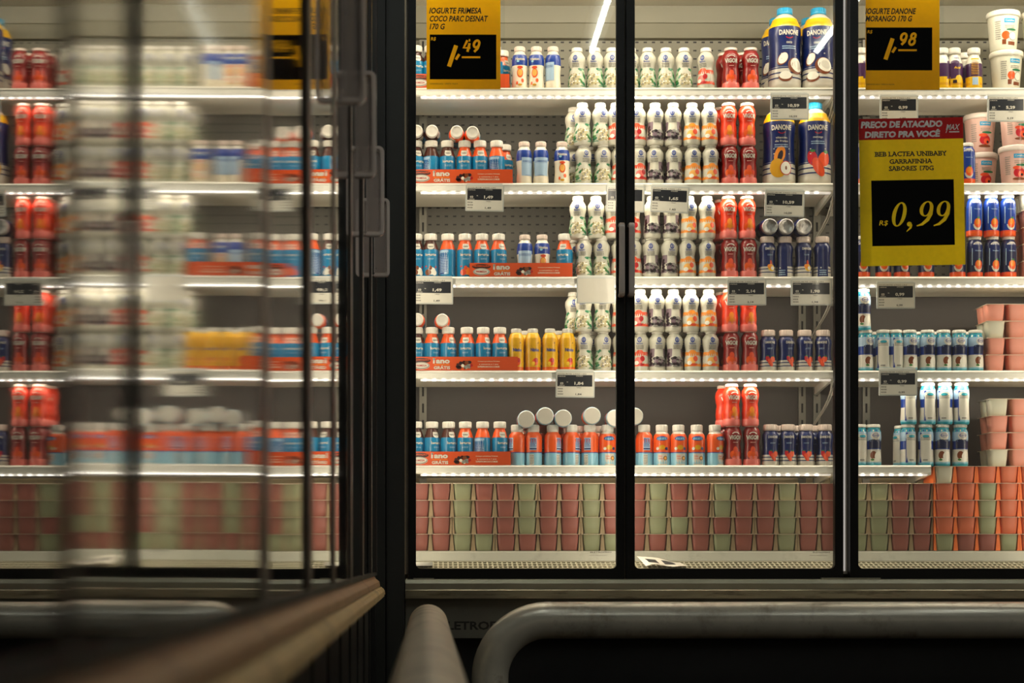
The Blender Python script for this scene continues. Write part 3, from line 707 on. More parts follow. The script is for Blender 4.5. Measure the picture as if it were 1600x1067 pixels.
def artK(front):
    def f(a, R, h):
        if front:
            a.text('IOGURTE', -.013, .013, .63*h, 'ink_skyblue', h=.007, bold=.04); a.ell(0, .665*h, .017, .0065, 'ink_deepblue', 1)
            a.ell(0, .45*h, .009, .007, 'ink_gold', 1); a.ell(-.013, .42*h, .0045, .0045, 'ink_offwhite', 2); a.ell(.0135, .42*h, .0045, .0045, 'ink_navy', 2)
            a.text('PARA', -.010, .001, .22*h, 'ink_orange', h=.004); a.text('TODOS', -.010, .003, .16*h, 'ink_coral', h=.004)
            a.ell(.010, .19*h, .006, .0065, 'ink_coconut', 2); a.ell(.010, .19*h, .004, .0045, 'ink_peachlight', 3)
            a.rect(-.013, .016, .02*h, .30*h, 'ink_white', 1, 8)
        else:
            a.rect(-.0125, .008, .38*h, .68*h, 'ink_paleblue', 1, 6); tiny(a, -.011, .006, .46*h, .67*h, 6, 'ink_deepblue'); a.rect(-.0125, .008, .40*h, .43*h, 'ink_navy', 2, 5)
            a.rect(-.013, .0, .03*h, .28*h, 'ink_offwhite', 1, 4); tiny(a, -.012, -.001, .04*h, .27*h, 6, 'ink_grey')
        a.rect(-pi*R*.98, pi*R*.98, .315*h, .335*h, 'ink_deepblue', 1, 22)
    return f
kind('K_front', .121, .0255, profK, [(.015, 'white'), (.32, 'skyblue'), (.78, 'orange'), (.9, 'white')], None, .84, .66, artK(1), cap_white)
kind('K_back', .121, .0255, profK, [(.015, 'white'), (.32, 'skyblue'), (.82, 'orange'), (.9, 'white')], None, .84, .66, artK(0), cap_white)
profL = [(.9, 0), (1, .03), (1, .5), (.98, .75), (.88, .85), (.72, .89), (.70, .93)]
def artL(a, R, h):
    a.ell(0, .775*h, .016, .010, 'ink_white', 1, a0=10, a1=170); a.text('Carolina', -.011, .012, .775*h, 'ink_deepblue', h=.0055)
    a.text('VeryGurt', -.010, .011, .62*h, 'ink_paleblue', h=.0045); a.ell(0, .28*h, .0125, .017, 'ink_white', 1, a0=180, a1=360)
    a.ell(.001, .31*h, .011, .014, 'ink_orange', 2); a.ell(.0, .34*h, .006, .009, 'ink_peach', 3); a.ell(.003, .43*h, .004, .003, 'ink_leaf', 3)
    for sx in (-1, 1): a.rect(sx*.018-.001, sx*.018+.001, .3*h, .7*h, 'ink_paleblue', 1, 1)
    backpanel(a, R, h, .12, .6, 'ink_offwhite', 'ink_textgrey')
kind('L', .123, .0232, profL, [(.10, 'orange'), (.14, 'coral'), (.95, 'deepblue')], None, .92, .76, artL, cap_white)
kind('L_dark', .123, .0232, profL, [(.10, 'orange'), (.14, 'coral'), (.62, 'darknavy'), (.95, 'navy')], None, .92, .76, artL, cap_white)
profM = [(.9, 0), (1, .03), (1, .1), (.94, .35), (.93, .5), (1, .7), (.95, .82), (.82, .88), (.80, .93)]
def artM(a, R, h):
    a.ell(0, .72*h, .0145, .012, 'ink_white', 1); a.ell(0, .735*h, .0105, .0062, 'ink_deepblue', 2, hole=.84); a.text('Carolina', -.0085, .009, .715*h, 'ink_deepblue', h=.005, layer=3)
    a.rect(-.022, .022, .42*h, .58*h, 'ink_darknavy', 1, 12); a.ell(0, .60*h, .022, .005, 'ink_darknavy', 1)
    a.ell(-.007, .26*h, .010, .012, 'ink_coconut', 1); a.ell(.008, .25*h, .011, .014, 'ink_flesh', 2, rot=-.5); a.ell(-.001, .14*h, .014, .006, 'ink_flesh', 3); a.ell(-.010, .15*h, .005, .003, 'ink_leaf', 4)
    a.text('COCO', -.003, .005, .49*h, 'ink_white', h=.003)
    c = pi*R; a.rect(c-.019, c-.013, .08*h, .8*h, 'ink_deepblue', 1, 3)
    backpanel(a, R, h, .12, .76, 'ink_offwhite', 'ink_grey', .46, 'ink_aqua')
    for q in range(14): a.rect(-pi*R+q*2*pi*R/14+.001, -pi*R+q*2*pi*R/14+.005, .83*h, .87*h, 'ink_deepblue' if q % 2 else 'ink_white', 1, 1)
kind('M', .122, .0232, profM, [(.06, 'aqua'), (.10, 'skyblue'), (.40, 'offwhite'), (.60, 'deepblue'), (.82, 'paleblue'), (.95, 'aqua')], None, .93, .84, artM, cap_white)
def artN(a, R, h):
    a.text('Açaí', -.010, .010, .47*h, 'ink_yellow', h=.0085, shear=.15, bold=.03); a.rect(-.020, .020, .25*h, .62*h, 'ink_purple', 1, 10); a.ell(-.006, .64*h, .014, .006, 'ink_purple', 1)
    a.text('FRIMESA', -.009, .010, .73*h, 'ink_deepblue', h=.004)
    a.ell(.006, .24*h, .011, .012, 'ink_banana', 2, rot=.5)
    for q in range(6): a.ell(-.010+.003*(q % 3), h*(.16+.035*(q//3)), .003, .003, 'ink_plum', 3, seg=8)
    c = pi*R; a.rect(c-.014, c+.014, .08*h, .74*h, 'ink_yellow', 2, 8); tiny(a, c-.011, c+.011, .34*h, .7*h, 9, 'ink_gold', 3); a.rect(c-.008, c+.008, .1*h, .28*h, 'ink_paleblue', 3, 4)
kind('N', .123, .0242, profA, [(.10, 'yellow'), (.16, 'gold'), (.30, 'yellow'), (.62, 'purple'), (.9, 'offwhite')], None, .86, .74, artN, cap_white)

ORD = ['', 'first', 'second', 'third', 'fourth', 'fifth', 'sixth', 'seventh', 'eighth', 'ninth', 'tenth', 'eleventh', 'twelfth', 'thirteenth', 'fourteenth', 'fifteenth']
SHN = ['top shelf', 'second shelf', 'third shelf', 'fourth shelf', 'fifth shelf', 'bottom deck']
def bayname(px): return 'left door' if px < 977 else ('middle door' if px < 1320 else 'right door')
DESC = {'A_coco': 'brown-necked blue bottle', 'A_straw': 'orange-necked blue bottle with red fruit', 'A_peach': 'orange-necked blue peach bottle', 'B': 'cream bottle with blue shoulder',
        'C': 'white bottle with green leaf print', 'D': 'white bottle with dark plum print', 'E': 'white bottle with orange peach band', 'F': 'white bottle with coral red band',
        'G_orange': 'bright orange-red bottle with white lettering', 'G_red': 'dark red bottle with white lettering', 'H_coco': 'large navy coconut yogurt bottle', 'H_fruit': 'large navy mixed-fruit yogurt bottle', 'H_straw': 'large navy strawberry yogurt bottle',
        'I_straw': 'small navy strawberry bottle', 'I_banana': 'small navy bottle with yellow fruit', 'I_foil': 'small navy bottle with silver cap end', 'J': 'yellow ribbed bottle', 'K_front': 'orange and sky-blue bottle, front out',
        'K_back': 'orange and sky-blue bottle, back out', 'L': 'blue bottle with orange fruit', 'L_dark': 'navy bottle with orange fruit', 'M': 'aqua and navy coconut bottle', 'N': 'purple and yellow acai bottle'}
COUNT = {}
def bottle(key, px, sh, level=0, row=0, rot=0, z=None, lying=False, py=None, back=False, stackh=.1165, dz=0):
    K = KINDS[key]
    d = SF+.004+K['R']+row*(2*K['R']+.004)
    x = PX(px, d); zb = SHELF_Z[sh] if z is None else z
    zb += level*stackh+dz
    desc = DESC[key]+(', back out' if back else '')
    lvl = 'lying on top' if lying else (['', 'upper layer'][level] if level else ('' if row == 0 else 'second row'))
    ck = (desc, sh, bayname(px), lvl); COUNT[ck] = COUNT.get(ck, 0)+1; n = COUNT[ck]
    PENDING.append((ck, n, key, x, d, zb, rot+(pi if back else 0), lying, PZ(py, SF+.02) if py else None))
PENDING = []
def flush_bottles():
    PENDING.sort(key=lambda t: (str(t[0]), t[3]))
    tot = {}
    for t in PENDING: tot[t[0]] = tot.get(t[0], 0)+1
    seen = {}
    for ck, n, key, x, d, zb, rot, lying, zc_ in PENDING:
        K = KINDS[key]; seen[ck] = seen.get(ck, 0)+1; i = seen[ck]
        desc, sh, bay, lvl = ck
        bits = {'lying on top': 'lying', 'upper layer': 'upper', 'second row': 'rear', '': ''}[lvl]
        where = f"{SHN[sh]}, {bay}"
        head = ('' if tot[ck] == 1 else ORD[i]+' ')
        lab = f"{head}{(bits+' ') if bits else ''}{desc}"+(f" from left" if tot[ck] > 1 else '')+f", {where}"
        words = lab.split()
        if len(words) > 16: lab = lab.replace('yogurt bottle', 'bottle').replace(' and light-blue', '-blue')
        grp = {'K_front': 'orange and sky-blue bottles', 'K_back': 'orange and sky-blue bottles', 'A': 'blue yogurt bottles'}.get(key, desc.split(',')[0]+'s')+f" on the {SHN[sh]}"
        if lying and key == 'K_back':
            o = thing('yogurt_bottle', lab.replace('back out', 'white base out'), 'bottle', (x, SF-.002, zc_), (-pi/2, rot, 0), grp)
        elif lying:
            o = thing('yogurt_bottle', lab, 'bottle', (x, SF-.002+K['h'], zc_), (pi/2, rot, 0), grp)
        else:
            o = thing('yogurt_bottle', lab, 'bottle', (x, d, zb+.0003), (0, 0, rot), grp)
        link('body', K['body'], o); link('cap', K['cap'], o); link('printed_label', K['art'], o)

j = lambda a=.35: random.uniform(-a, a)
# promo cartons hide the feet of some blue bottles
def rowA(sh, spec):
    for px, k, r, bk in spec: bottle(k, px, sh, rot=r, back=bk, dz=0)
cc, st, pe = 'A_coco', 'A_straw', 'A_peach'
rowA(0, [(650, cc, .3, 0), (673, cc, -.1, 0), (698, cc, .2, 0), (723, pe, 0, 0), (748, st, .3, 0), (773, pe, -.2, 0)])
bottle('A_peach', 785, 0, row=1, rot=.8)
rowA(1, [(650, cc, .4, 0), (674, cc, -1.0, 1), (699, cc, .1, 0), (726, st, -.1, 0), (750, pe, .1, 0), (776, st, -.5, 1)])
bottle('A_straw', 789, 1, row=1, rot=.6)
rowA(2, [(650, cc, .2, 0), (673, cc, 0, 0), (699.5, st, -.7, 1), (726.5, pe, .1, 0), (753, pe, .2, 0), (779, st, .5, 0), (882, st, -.3, 0)])
rowA(3, [(651, cc, .2, 0), (675, st, .5, 0), (700.5, st, .6, 0), (729.5, pe, -.2, 0), (755, st, .7, 0), (781, st, .3, 0)])
rowA(4, [(650, cc, .3, 0), (675, cc, .6, 0), (701, cc, .5, 0), (727, st, 0, 0), (754, st, -.6, 1), (781, pe, .4, 0)])
for px, py in ((651, 207), (675, 207)): bottle(cc, px, 1, lying=True, py=py, rot=j(2))
for px, py in ((713.5, 208), (738, 209)): bottle(st, px, 1, lying=True, py=py, rot=j(2))
for px, py in ((652, 500), (691, 501)): bottle(st, px, 3, lying=True, py=py, rot=j(2))
for sh, spec in ((0, [(812, 0, 0), (838, -.3, 0), (864, -.9, 1)]), (1, [(819, .6, 1), (845, 0, 1), (878, 0, 0)]), (2, [(820, 0, 1), (847, .1, 0)])):
    for px, r, bk in spec: bottle('B', px, sh, rot=r, back=bk)
for px in (806.5, 832.5, 859.3, 886.5): bottle('J', px, 3, rot=.25+j(.15))
for px in (820, 872): bottle('J', px, 3, row=1)
# white bottles
for px in (901.5, 929.6, 956, 985, 1012, 1040.5, 1068.6): bottle('C', px, 0, rot=j())
bottle('F', 1103, 0, rot=-.6)
def both(key, lo, up, sh):
    for px in lo: bottle(key, px, sh, rot=j())
    for px in up: bottle(key, px, sh, level=1, rot=j())
both('C', (911.3, 942), (910, 938), 1); both('F', (968, 997), (962, 996), 1); both('D', (1023.6, 1053), (1023.6, 1051.7), 1); both('E', (1082.6, 1110), (1081, 1108), 1)
both('C', (912, 940), (903, 931), 2); both('F', (968, 990), (958, 988), 2); both('D', (1017, 1046), (1019, 1049), 2); both('E', (1074, 1105), (1076, 1104.5), 2)
both('C', (913, 942), (912, 941), 3); both('F', (970, 1001), (969, 1000), 3); both('D', (1027, 1054), (1025.5, 1052), 3); both('E', (1082, 1110), (1079, 1107), 3)
for sh in (1, 2, 3):
    bottle('C', 897, sh, row=1); bottle('C', 896, sh, level=1, row=1) if sh != 2 else None
    for key, px in (('C', 926), ('D', 1038), ('D', 1011), ('E', 1096), ('E', 1068)): bottle(key, px, sh, row=1, rot=j())
for sh in (1, 2, 3, 4):
    o = 5 if sh == 4 else (2 if sh == 3 else 0)
    for px in (1140+o, 1169+o): bottle('G_red', px, sh, rot=.1+j(.15)); bottle('G_orange', px-2, sh, level=1, rot=.1+j(.15))
    bottle('G_red', 1128+o, sh, row=1, rot=.3); bottle('G_orange', 1126+o, sh, level=1, row=1, rot=.3)
for px in (1141.7, 1172.6): bottle('G_red', px, 0, rot=j(.2))
for px in (1132, 1160): bottle('G_red', px, 0, row=1, rot=j(.2))
# large bottles
bottle('H_coco', 1226, 0, rot=.12); bottle('H_coco', 1278.5, 0, rot=-.3); bottle('H_coco', 1214, 0, row=1, rot=-.5); bottle('H_coco', 1264, 0, row=1)
bottle('H_fruit', 1217, 1, rot=0); bottle('H_straw', 1272.5, 1, rot=.05)
for px, r, bk in ((1198.5, .25, 0), (1226, -.5, 1), (1255, .3, 0), (1284.5, -.1, 1)): bottle('I_banana', px, 2, rot=r, back=bk)
for px in (1200, 1225.5, 1253): bottle('I_foil', px, 2, lying=True, py=355.5, rot=j(2))
for px, r in ((1200, .1), (1228, .45), (1257, .35), (1286, -.35)): bottle('I_straw', px, 3, rot=r)
for px, r in ((1203.5, .2), (1231, 0), (1259, -.1), (1288.5, -.1)): bottle('I_straw', px, 4, rot=r)
for px in (1216, 1243, 1272): bottle('I_straw', px, 4, row=1)
# orange bottles on the fifth shelf
for px in (807.5, 833.5, 863.5, 892.7, 921.7): bottle('K_back', px, 4, rot=random.choice((-.3, .0, .9, -.8)))
bottle('K_front', 949.5, 4, rot=.1); bottle('K_back', 1006.5, 4, rot=.3); bottle('K_front', 978, 4)
for px, r in ((1034, -.1), (1060, .1), (1088.5, 0), (1117, .7)): bottle('K_front', px, 4, rot=r)
for px in (821.5, 849, 878, 905, 935): bottle('K_back', px, 4, row=1)
for px, py in ((821.5, 655.5), (851, 650.5), (879, 654), (924, 650), (959.5, 654), (990, 651)): bottle('K_back', px, 4, lying=True, py=py, rot=j(2))
# right door
bottle('N', 1345, 0, rot=.9); bottle('N', 1472, 0, rot=1.2); bottle('N', 1491, 0, rot=.1); bottle('N', 1521.5, 0, rot=-.1, back=True); bottle('N', 1507, 0, row=1, rot=.4)
for px in (1372, 1398, 1424, 1450): bottle('N', px, 0, rot=j())
for px in (1349, 1376, 1404, 1431, 1458, 1485, 1511): bottle('L', px, 1, rot=j())
for i, px in enumerate((1347, 1380, 1409, 1447, 1496, 1523, 1550, 1575.5)):
    bottle('L_dark', px, 2, rot=.2 if i > 4 else j(.2))
for px in (1522, 1548.5, 1574.5): bottle('L', px, 2, level=1, rot=.15, stackh=.1215)
for px, r, bk in ((1352, .5, 0), (1380, -.2, 1), (1399, .3, 1), (1421, .35, 0), (1449, .25, 0), (1474, .45, 0), (1498.5, 0, 0), (1524, .45, 0)): bottle('M', px, 3, rot=r, back=bk)
bottle('M', 1348, 3, level=1, stackh=.120, rot=.1)
for px in (1366, 1436, 1462, 1511): bottle('M', px, 3, row=1, rot=1.8)
for px, r, bk in ((1343, .2, 1), (1364.5, .1, 0)): bottle('M', px, 4, rot=r, back=bk)
for px, r, bk in ((1418.5, .3, 1), (1446, -.2, 1), (1472, .0, 0), (1500, .1, 0)): bottle('M', px, 4, rot=r, back=bk)
for px, r in ((1419.5, .1), (1449.5, .1), (1476, -.3), (1502, .15)): bottle('M', px, 4, level=1, rot=r, back=True, stackh=.122)
bottle('M', 1408, 4, row=1, rot=2); bottle('M', 1460, 4, row=1, rot=2)
flush_bottles()

# ---- promo cartons
carton_card = mat('orange_carton_card', 'd04c16', rough=.45, noise=.04, scale=20)
def carton(px0, px1, sh, label, text_off=0):
    d0 = SF-.0035; x0, x1 = PX(px0, d0), PX(px1, d0); z = SHELF_Z[sh]; h = .0395
    t = thing('bottle_carton', label, 'carton', ((x0+x1)/2, d0, z+.0022), group='orange promotional bottle cartons')
    hw = (x1-x0)/2; th = .0012; b = MB()
    b.box(-hw, hw, -.001, 0, 0, h); b.box(-hw, hw, .0562, .0572, 0, h); b.box(-hw, -hw+th, 0, .0562, 0, h); b.box(hw-th, hw, 0, .0562, 0, h)
    b.build('tray', carton_card, t)
    a = Art(); a.wrap_nx = False; o = -hw+.012+text_off
    a.ell(o+.022, .0285, .027, .0075, 'ink_brown', 1); a.text('PROMOÇÃO', o-.001, o+.045, .0275, 'ink_orange', h=.0058, layer=3)
    a.ell(o+.022, .0135, .0245, .0105, 'ink_white', 2); a.ell(o+.022, .0135, .0230, .0092, 'ink_textgrey', 3); a.ell(o+.022, .0140, .0215, .0080, 'ink_white', 4); a.text('FRIMESA', o+.006, o+.038, .0112, 'ink_red', h=.0055, layer=5)
    a.text('1ano', o+.056, o+.105, .0195, 'ink_white', h=.0160, bold=.05); a.rect(o+.056, o+.060, .0300, .0345, 'ink_white', 2, shear=.7); a.rect(o+.058, o+.104, .0155, .0172, 'ink_peach', 2); a.text('GRÁTIS', o+.058, o+.106, .0030, 'ink_white', h=.0115, bold=.04)
    rr = random.Random(3)
    for q in range(16): a.ell(o+.142+rr.uniform(-.026, .026), .015+rr.uniform(-.008, .009), rr.uniform(.003, .008), rr.uniform(.003, .006), ['ink_brown', 'ink_coconut', 'ink_plum', 'ink_grey', 'ink_red', 'ink_cream'][q % 6], 1+q % 4, seg=9)
    for q, s_ in enumerate(('Compre produtos Frimesa', 'e concorra a 1 ano', 'SUPERPROMOCAO.COM.BR')): a.text(s_, o+.186+(.004 if q == 1 else 0), o+.250-(.004 if q == 1 else 0), .0240-.0080*q, 'ink_cream', h=.0038 if q < 2 else .0048)
    me = a.bake('printed_front'); link('printed_front', me, t, (0, -.0012, 0))
PW = 161
carton(637, 796, 0, 'orange promotional carton holding blue bottles, top shelf behind the yellow sign')
carton(640, 801, 1, 'orange promotional carton holding blue bottles, second shelf, left door')
carton(734, 894.5, 2, 'orange promotional carton under mixed bottles, third shelf, left door')
carton(640, 809, 3, 'orange promotional carton holding blue bottles, fourth shelf beside yellow bottles')
carton(637, 798, 4, 'orange promotional carton holding blue bottles, fifth shelf, left door')

# ---- large tubs
def tub_meshes(tag, shade, fruit):
    h = .112; prof = lambda z: .0375+.0085*z/h
    b = MB(); b.lathe([(.030, .002), (.0365, 0), (.0375, .004)]+[(prof(z), z) for z in (.03, .06, .09, .1, .105)], 30); body = b.mesh('tub_body', [shade])
    b = MB(); b.lathe([(.0462, .100), (.0482, .1005), (.0488, .106), (.0488, .112), (.0475, .1155), (.0445, .117), (.043, .1155), (.01, .1150)], 30); lid = b.mesh('lid', [P('lid_'+tag, 'e9e4d6' if tag == 'white' else 'e4d6cc')])
    a = Art(); R = .042
    a.rect(-.016, .016, .078, .090, 'ink_capblue', 1, 8); a.text('Carolina', -.013, .013, .0815, 'ink_white', h=.0055, layer=2)
    tiny(a, -.014, .014, .062, .072, 2, 'ink_grey'); a.ell(.006, .058, .016, .0035, 'ink_green', 1)
    if fruit == 'coco':
        a.ell(-.011, .042, .012, .012, 'ink_orange', 1); a.ell(.011, .040, .013, .013, 'ink_grey', 2); a.ell(.011, .040, .0115, .0115, 'ink_flesh', 3); a.rect(-.022, -.010, .016, .030, 'ink_coconut', 1, 3); a.rect(-.004, .020, .014, .024, 'ink_coconut', 1, 4)
    else:
        a.ell(0, .036, .017, .014, 'ink_carmine', 1); a.ell(.005, .032, .009, .009, 'ink_straw', 2); a.ell(-.006, .050, .013, .005, 'ink_coral', 2); a.ell(.0, .018, .020, .004, 'ink_coconut', 2); a.ell(.008, .030, .004, .004, 'ink_plum', 3)
    tiny(a, -.042, -.026, .03, .085, 9, 'ink_grey')
    return body, lid, a.bake('printed_label', prof, R)
TUB = {'white': tub_meshes('white', P('tub_white', 'ddd9c6', rough=.4), 'coco'), 'pink': tub_meshes('pink', P('tub_pink', 'd9b0a4', rough=.4), 'straw')}
def tub(t, px, sh, lvl, row, lab, rot=0):
    d = SF+.052+row*.098; o = thing('yogurt_tub', lab, 'tub', (PX(px, d), d, SHELF_Z[sh]+lvl*.1172+.0004), (0, 0, rot), 'large lidded yogurt tubs')
    b_, l_, a_ = TUB[t]; link('tub_body', b_, o); link('lid', l_, o); link('printed_label', a_, o)
tub('white', 1572, 0, 0, 0, 'large white coconut yogurt tub at the bottom of the stack, top shelf, right door', .35)
tub('white', 1567.5, 0, 1, 0, 'large white coconut yogurt tub on top of another, top shelf, right door', .15)
tub('white', 1626, 0, 0, 0, 'large white tub at the far right edge, lower one, top shelf', .2); tub('white', 1622, 0, 1, 0, 'large white tub at the far right edge, upper one, top shelf', .2)
tub('pink', 1586, 1, 0, 0, 'large pink strawberry yogurt tub, lower one of the front stack, second shelf', .0)
tub('pink', 1587, 1, 1, 0, 'large pink strawberry yogurt tub, upper one of the front stack, second shelf', .1)
tub('pink', 1533, 1, 0, 1, 'dim pink strawberry tub set back behind, lower one, second shelf', .1); tub('pink', 1531, 1, 1, 1, 'dim pink strawberry tub set back behind, upper one, second shelf', .1)

# ---- multi-packs of small cups
def cup_mesh(m, wt=.0275, wb=.0228, h=.0475):
    b = MB(); n = 20; rings = []
    for (hw, z) in ((wb*.9, 0), (wb, .002), (wb+(wt-wb)*.5, h*.5), (wt*.975, h*.93), (wt, h)):
        for k in range(n):
            a = 2*pi*k/n; c, s_ = cos(a), sin(a); e = .42
            rings.append((hw*math.copysign(abs(c)**e, c), hw*math.copysign(abs(s_)**e, s_), z))
    fs = [(i*n+k, i*n+(k+1) % n, (i+1)*n+(k+1) % n, (i+1)*n+k) for i in range(4) for k in range(n)]
    b.add(rings, fs, 0, True); b.add(rings[:n], [tuple(range(n))[::-1]], 0)
    return b.mesh('cup', [m])
CUPM = {'R': P('cup_red', '9f5f55', rough=.5, coat=0, noise=.12, scale=14, sss=.1), 'G': P('cup_green', '9ca07d', rough=.5, coat=0, noise=.08, scale=14, sss=.1),
        'P': P('cup_pink', 'e79a86', rough=.5, coat=0, noise=.06, scale=14, sss=.1), 'W': P('cup_white', 'd8d4bf', rough=.5, coat=0, noise=.05, scale=14, sss=.1),
        'O': P('cup_orange', 'd4704e', rough=.5, coat=0, noise=.1, scale=14, sss=.1)}
CUPD = {'R': 'red', 'G': 'pale-green', 'P': 'pink', 'W': 'white', 'O': 'orange-red'}
CUPS = {k: cup_mesh(m) for k, m in CUPM.items()}
lid_m = P('foil_lid_sheet', 'd8c8b2', rough=.35, coat=.1)
web_beige = P('beige_card_web', 'a68f6e', rough=.6, coat=0); web_orange = P('orange_glow_web', 'ff7f3c', rough=.6, coat=0)  # orange web paints the light glowing between the cups
PITCH = .0626
b = MB(); b.box(-PITCH+.0012, PITCH-.0012, -.0312, .0938, .0475, .0487); LID2 = b.mesh('lid_sheet', [lid_m])
def web(m):
    b = MB()
    for x in (-PITCH, 0, PITCH):
        t0, t1 = .0030, .0078; b.prism_y([(x-t1*(.9 if x >= 0 else 0), 0), (x+t1*(.9 if x <= 0 else 0), 0), (x+t0*(1 if x <= 0 else 0)+1e-4, .0475), (x-t0*(1 if x >= 0 else 0)-1e-4, .0475)], -.021, .09)
    return b.mesh('divider_web', [m])
WEBS = {'b': web(web_beige), 'o': web(web_orange)}
def pack(x, d, z, c1, c2, lab, grp, wb='b', tw=0):
    o = thing('yogurt_cup_pack', lab, 'yogurt pack', (x, d, z+.0003), (0, 0, tw), grp)
    link('lid_sheet', LID2, o)
    if wb: link('divider_web', WEBS[wb], o)
    for i, c in enumerate((c1, c2)):
        for r in range(2): link('cup', CUPS[c], o, ((i-.5)*PITCH, r*PITCH, 0))
def cname(a, b): return CUPD[a] if a == b else f"{CUPD[a]} and {CUPD[b]}"
rown = ['topmost', 'second', 'third', 'bottom']
def packgrid(px0, rows, ys, d, base, place, wb, names=None, grp='cup packs on the bottom deck', zstep=None, jit=.0012):
    n = len(rows); dz = zstep or .0492
    for r, cols in enumerate(rows):
        z = base+(n-1-r)*dz
        for c in range(0, len(cols), 2):
            x = PX(px0, d)+PITCH*(c+.5)+random.uniform(-jit, jit)
            nm = (names or rown)[r] if n <= 4 else ['topmost', 'second', 'third', 'fourth', 'bottom'][r]
            side = f"{ORD[c//2+1]} column, " if len(cols) > 2 else ''
            pack(x, d+random.uniform(0, .002), z, cols[c], cols[c+1], f"{cname(cols[c], cols[c+1])} cup pack, {nm} layer, {side}{place}", grp, wb, random.uniform(-.006, .006))
dk = SF+.034
ZD = DECK_Z+.0002
packgrid(656, ['RRGRRGRRGR', 'RRGRRGRRGR', 'RRGRRGRRGR', 'RRGGRRRRGG'], None, dk, ZD, 'deck, left door', 'b')
packgrid(993.5, ['RGRRGRRGRR', 'RGRRGRRGRR', 'RGGRRRRGRR', 'RRRRGRRGRR'], None, dk, ZD, 'deck, middle door', 'b')
packgrid(1338, ['GGRR', 'GGRR', 'GGRR', 'GGRR'], None, dk, ZD, 'deck, right door', 'b')
packgrid(1473, ['WOOOOO', 'OOGOOO', 'OOGOOO', 'OOGOOO', 'GRRGOO'], None, SF+.028, ZD, 'tall block, right door', 'o', zstep=.0493, grp='cup packs in the tall block')
d2 = SF+.034
packgrid(1553, ['PP', 'WP', 'PP', 'PP'], None, d2, SHELF_Z[3], 'stack at right, fourth shelf', None, grp='pink cup packs at the right')
packgrid(1557, ['WP', 'PP', 'PP', 'WP'], None, d2, SHELF_Z[4], 'stack at right, fifth shelf', None, grp='pink cup packs at the right')
packgrid(1609, ['WP', 'PP', 'PP', 'PP', 'PP'][:5], None, d2, SHELF_Z[2], 'far right edge, third shelf', None, grp='pink cup packs at the right', zstep=.0492)
packgrid(1620, ['PP', 'PP', 'PP', 'PP'], None, d2, SHELF_Z[3], 'beyond the frame edge, fourth shelf', None, grp='pink cup packs at the right')

# ---- electronic price labels
tag_frame = P('price_tag_plastic', 'c4c6c0', rough=.35); tag_back = P('price_tag_backing', 'd9d9d2', rough=.4)
def price_tag(px, py, price, small, label, tilt=0, blank=False, w_=60):
    d = SF-.016; s = d/F; wv, hv = w_*s, 41*s
    t = thing('price_tag', label, 'price tag', (PX(px, d), d, PZ(py, d)-hv), (0, tilt, 0), 'electronic price tags on the shelf edges')
    b = MB(); b.box(-wv/2, wv/2, 0, .006, 0, hv); b.build('tag_frame', tag_frame, t, bevel=.0012)
    b = MB(); b.box(-wv/2+.002, wv/2-.004, .006, .0095, hv-.004, hv+.006); b.build('clip', tag_back, t)
    a = Art(); a.wrap_nx = False; e = .0035
    a.rect(-wv/2+e, wv/2-e, e, hv-e, 'ink_offwhite' if not blank else 'ink_white', 1)
    if not blank:
        y1 = hv-.011; y0 = hv*.42
        a.text('IOGURTE 170G UN', -wv/2+.006, wv/2-.025, hv-.0095, 'ink_textgrey', h=.0030)
        a.rect(-wv/2+.005, wv/2-.007, y0, y1, 'ink_inkdark', 2)
        a.text('A PARTIR DE', -wv/2+.007, -wv/2+.028, y1-.0055, 'ink_white', h=.0030, layer=3)
        a.text('03', -wv/2+.013, -wv/2+.022, y0+.0055, 'ink_white', h=.0065, layer=3, bold=.03); a.text('UNIDADES', -wv/2+.010, -wv/2+.026, y0+.0012, 'ink_white', h=.0026, layer=3)
        a.text('R$', -wv/2+.032, -wv/2+.036, y0+.011, 'ink_white', h=.003, layer=3)
        a.text('ATACADO', .002, .022, y1-.0045, 'ink_white', h=.0034, layer=3)
        n = len(price); a.text(price, .011-n*.0033, .011+n*.0033, y0+.003, 'ink_white', h=.0105, layer=3, bold=.04)
        a.text('VAREJO', .004, .018, y0-.0055, 'ink_textgrey', h=.0032); a.text(small, .010-n*.0022, .010+n*.0022, .006, 'ink_inkdark', h=.0062, bold=.02)
        tiny(a, -wv/2+.006, -wv/2+.022, .006, y0-.003, 3, 'ink_grey')
    link('display', a.bake('display'), t, (0, -.0002, 0))
price_tag(757, 289, '1,49', '1,49', 'price tag reading 1,49 hanging from the second shelf edge, left door', .02)
price_tag(976.5, 290, '1,65', '1,65', 'price tag partly behind the middle door stile, second shelf edge', .03)
price_tag(1045.5, 291, '1,65', '1,65', 'price tag reading 1,65 hanging from second shelf edge, middle door', .05)
price_tag(1225.5, 297, '10,59', '10,59', 'price tag reading 10,59 below the large bottles, second shelf edge', .03, w_=62)
price_tag(1234, 146, '10,59', '10,59', 'price tag reading 10,59 on the top shelf edge, below large coconut bottles', .0)
price_tag(677, 434, '1,49', '1,49', 'price tag reading 1,49 on the third shelf edge beside the corner post', .01, w_=62)
price_tag(931, 433, '', '', 'blank white price tag on the third shelf edge, left of the door handle', 0, True)
price_tag(1167, 436, '2,14', '2,14', 'price tag reading 2,14 on third shelf edge below the red bottles', 0, w_=61)
price_tag(1268, 436, '1,98', '1,98', 'price tag reading 1,98 on third shelf edge below small navy bottles', .0, w_=64)
price_tag(898.5, 580, '1,84', '1,84', 'price tag reading 1,84 on the fourth shelf edge, left door', .01, w_=61)
price_tag(1405, 149, '0,99', '0,99', 'price tag reading 0,99 on top shelf edge above the red-headed sign')
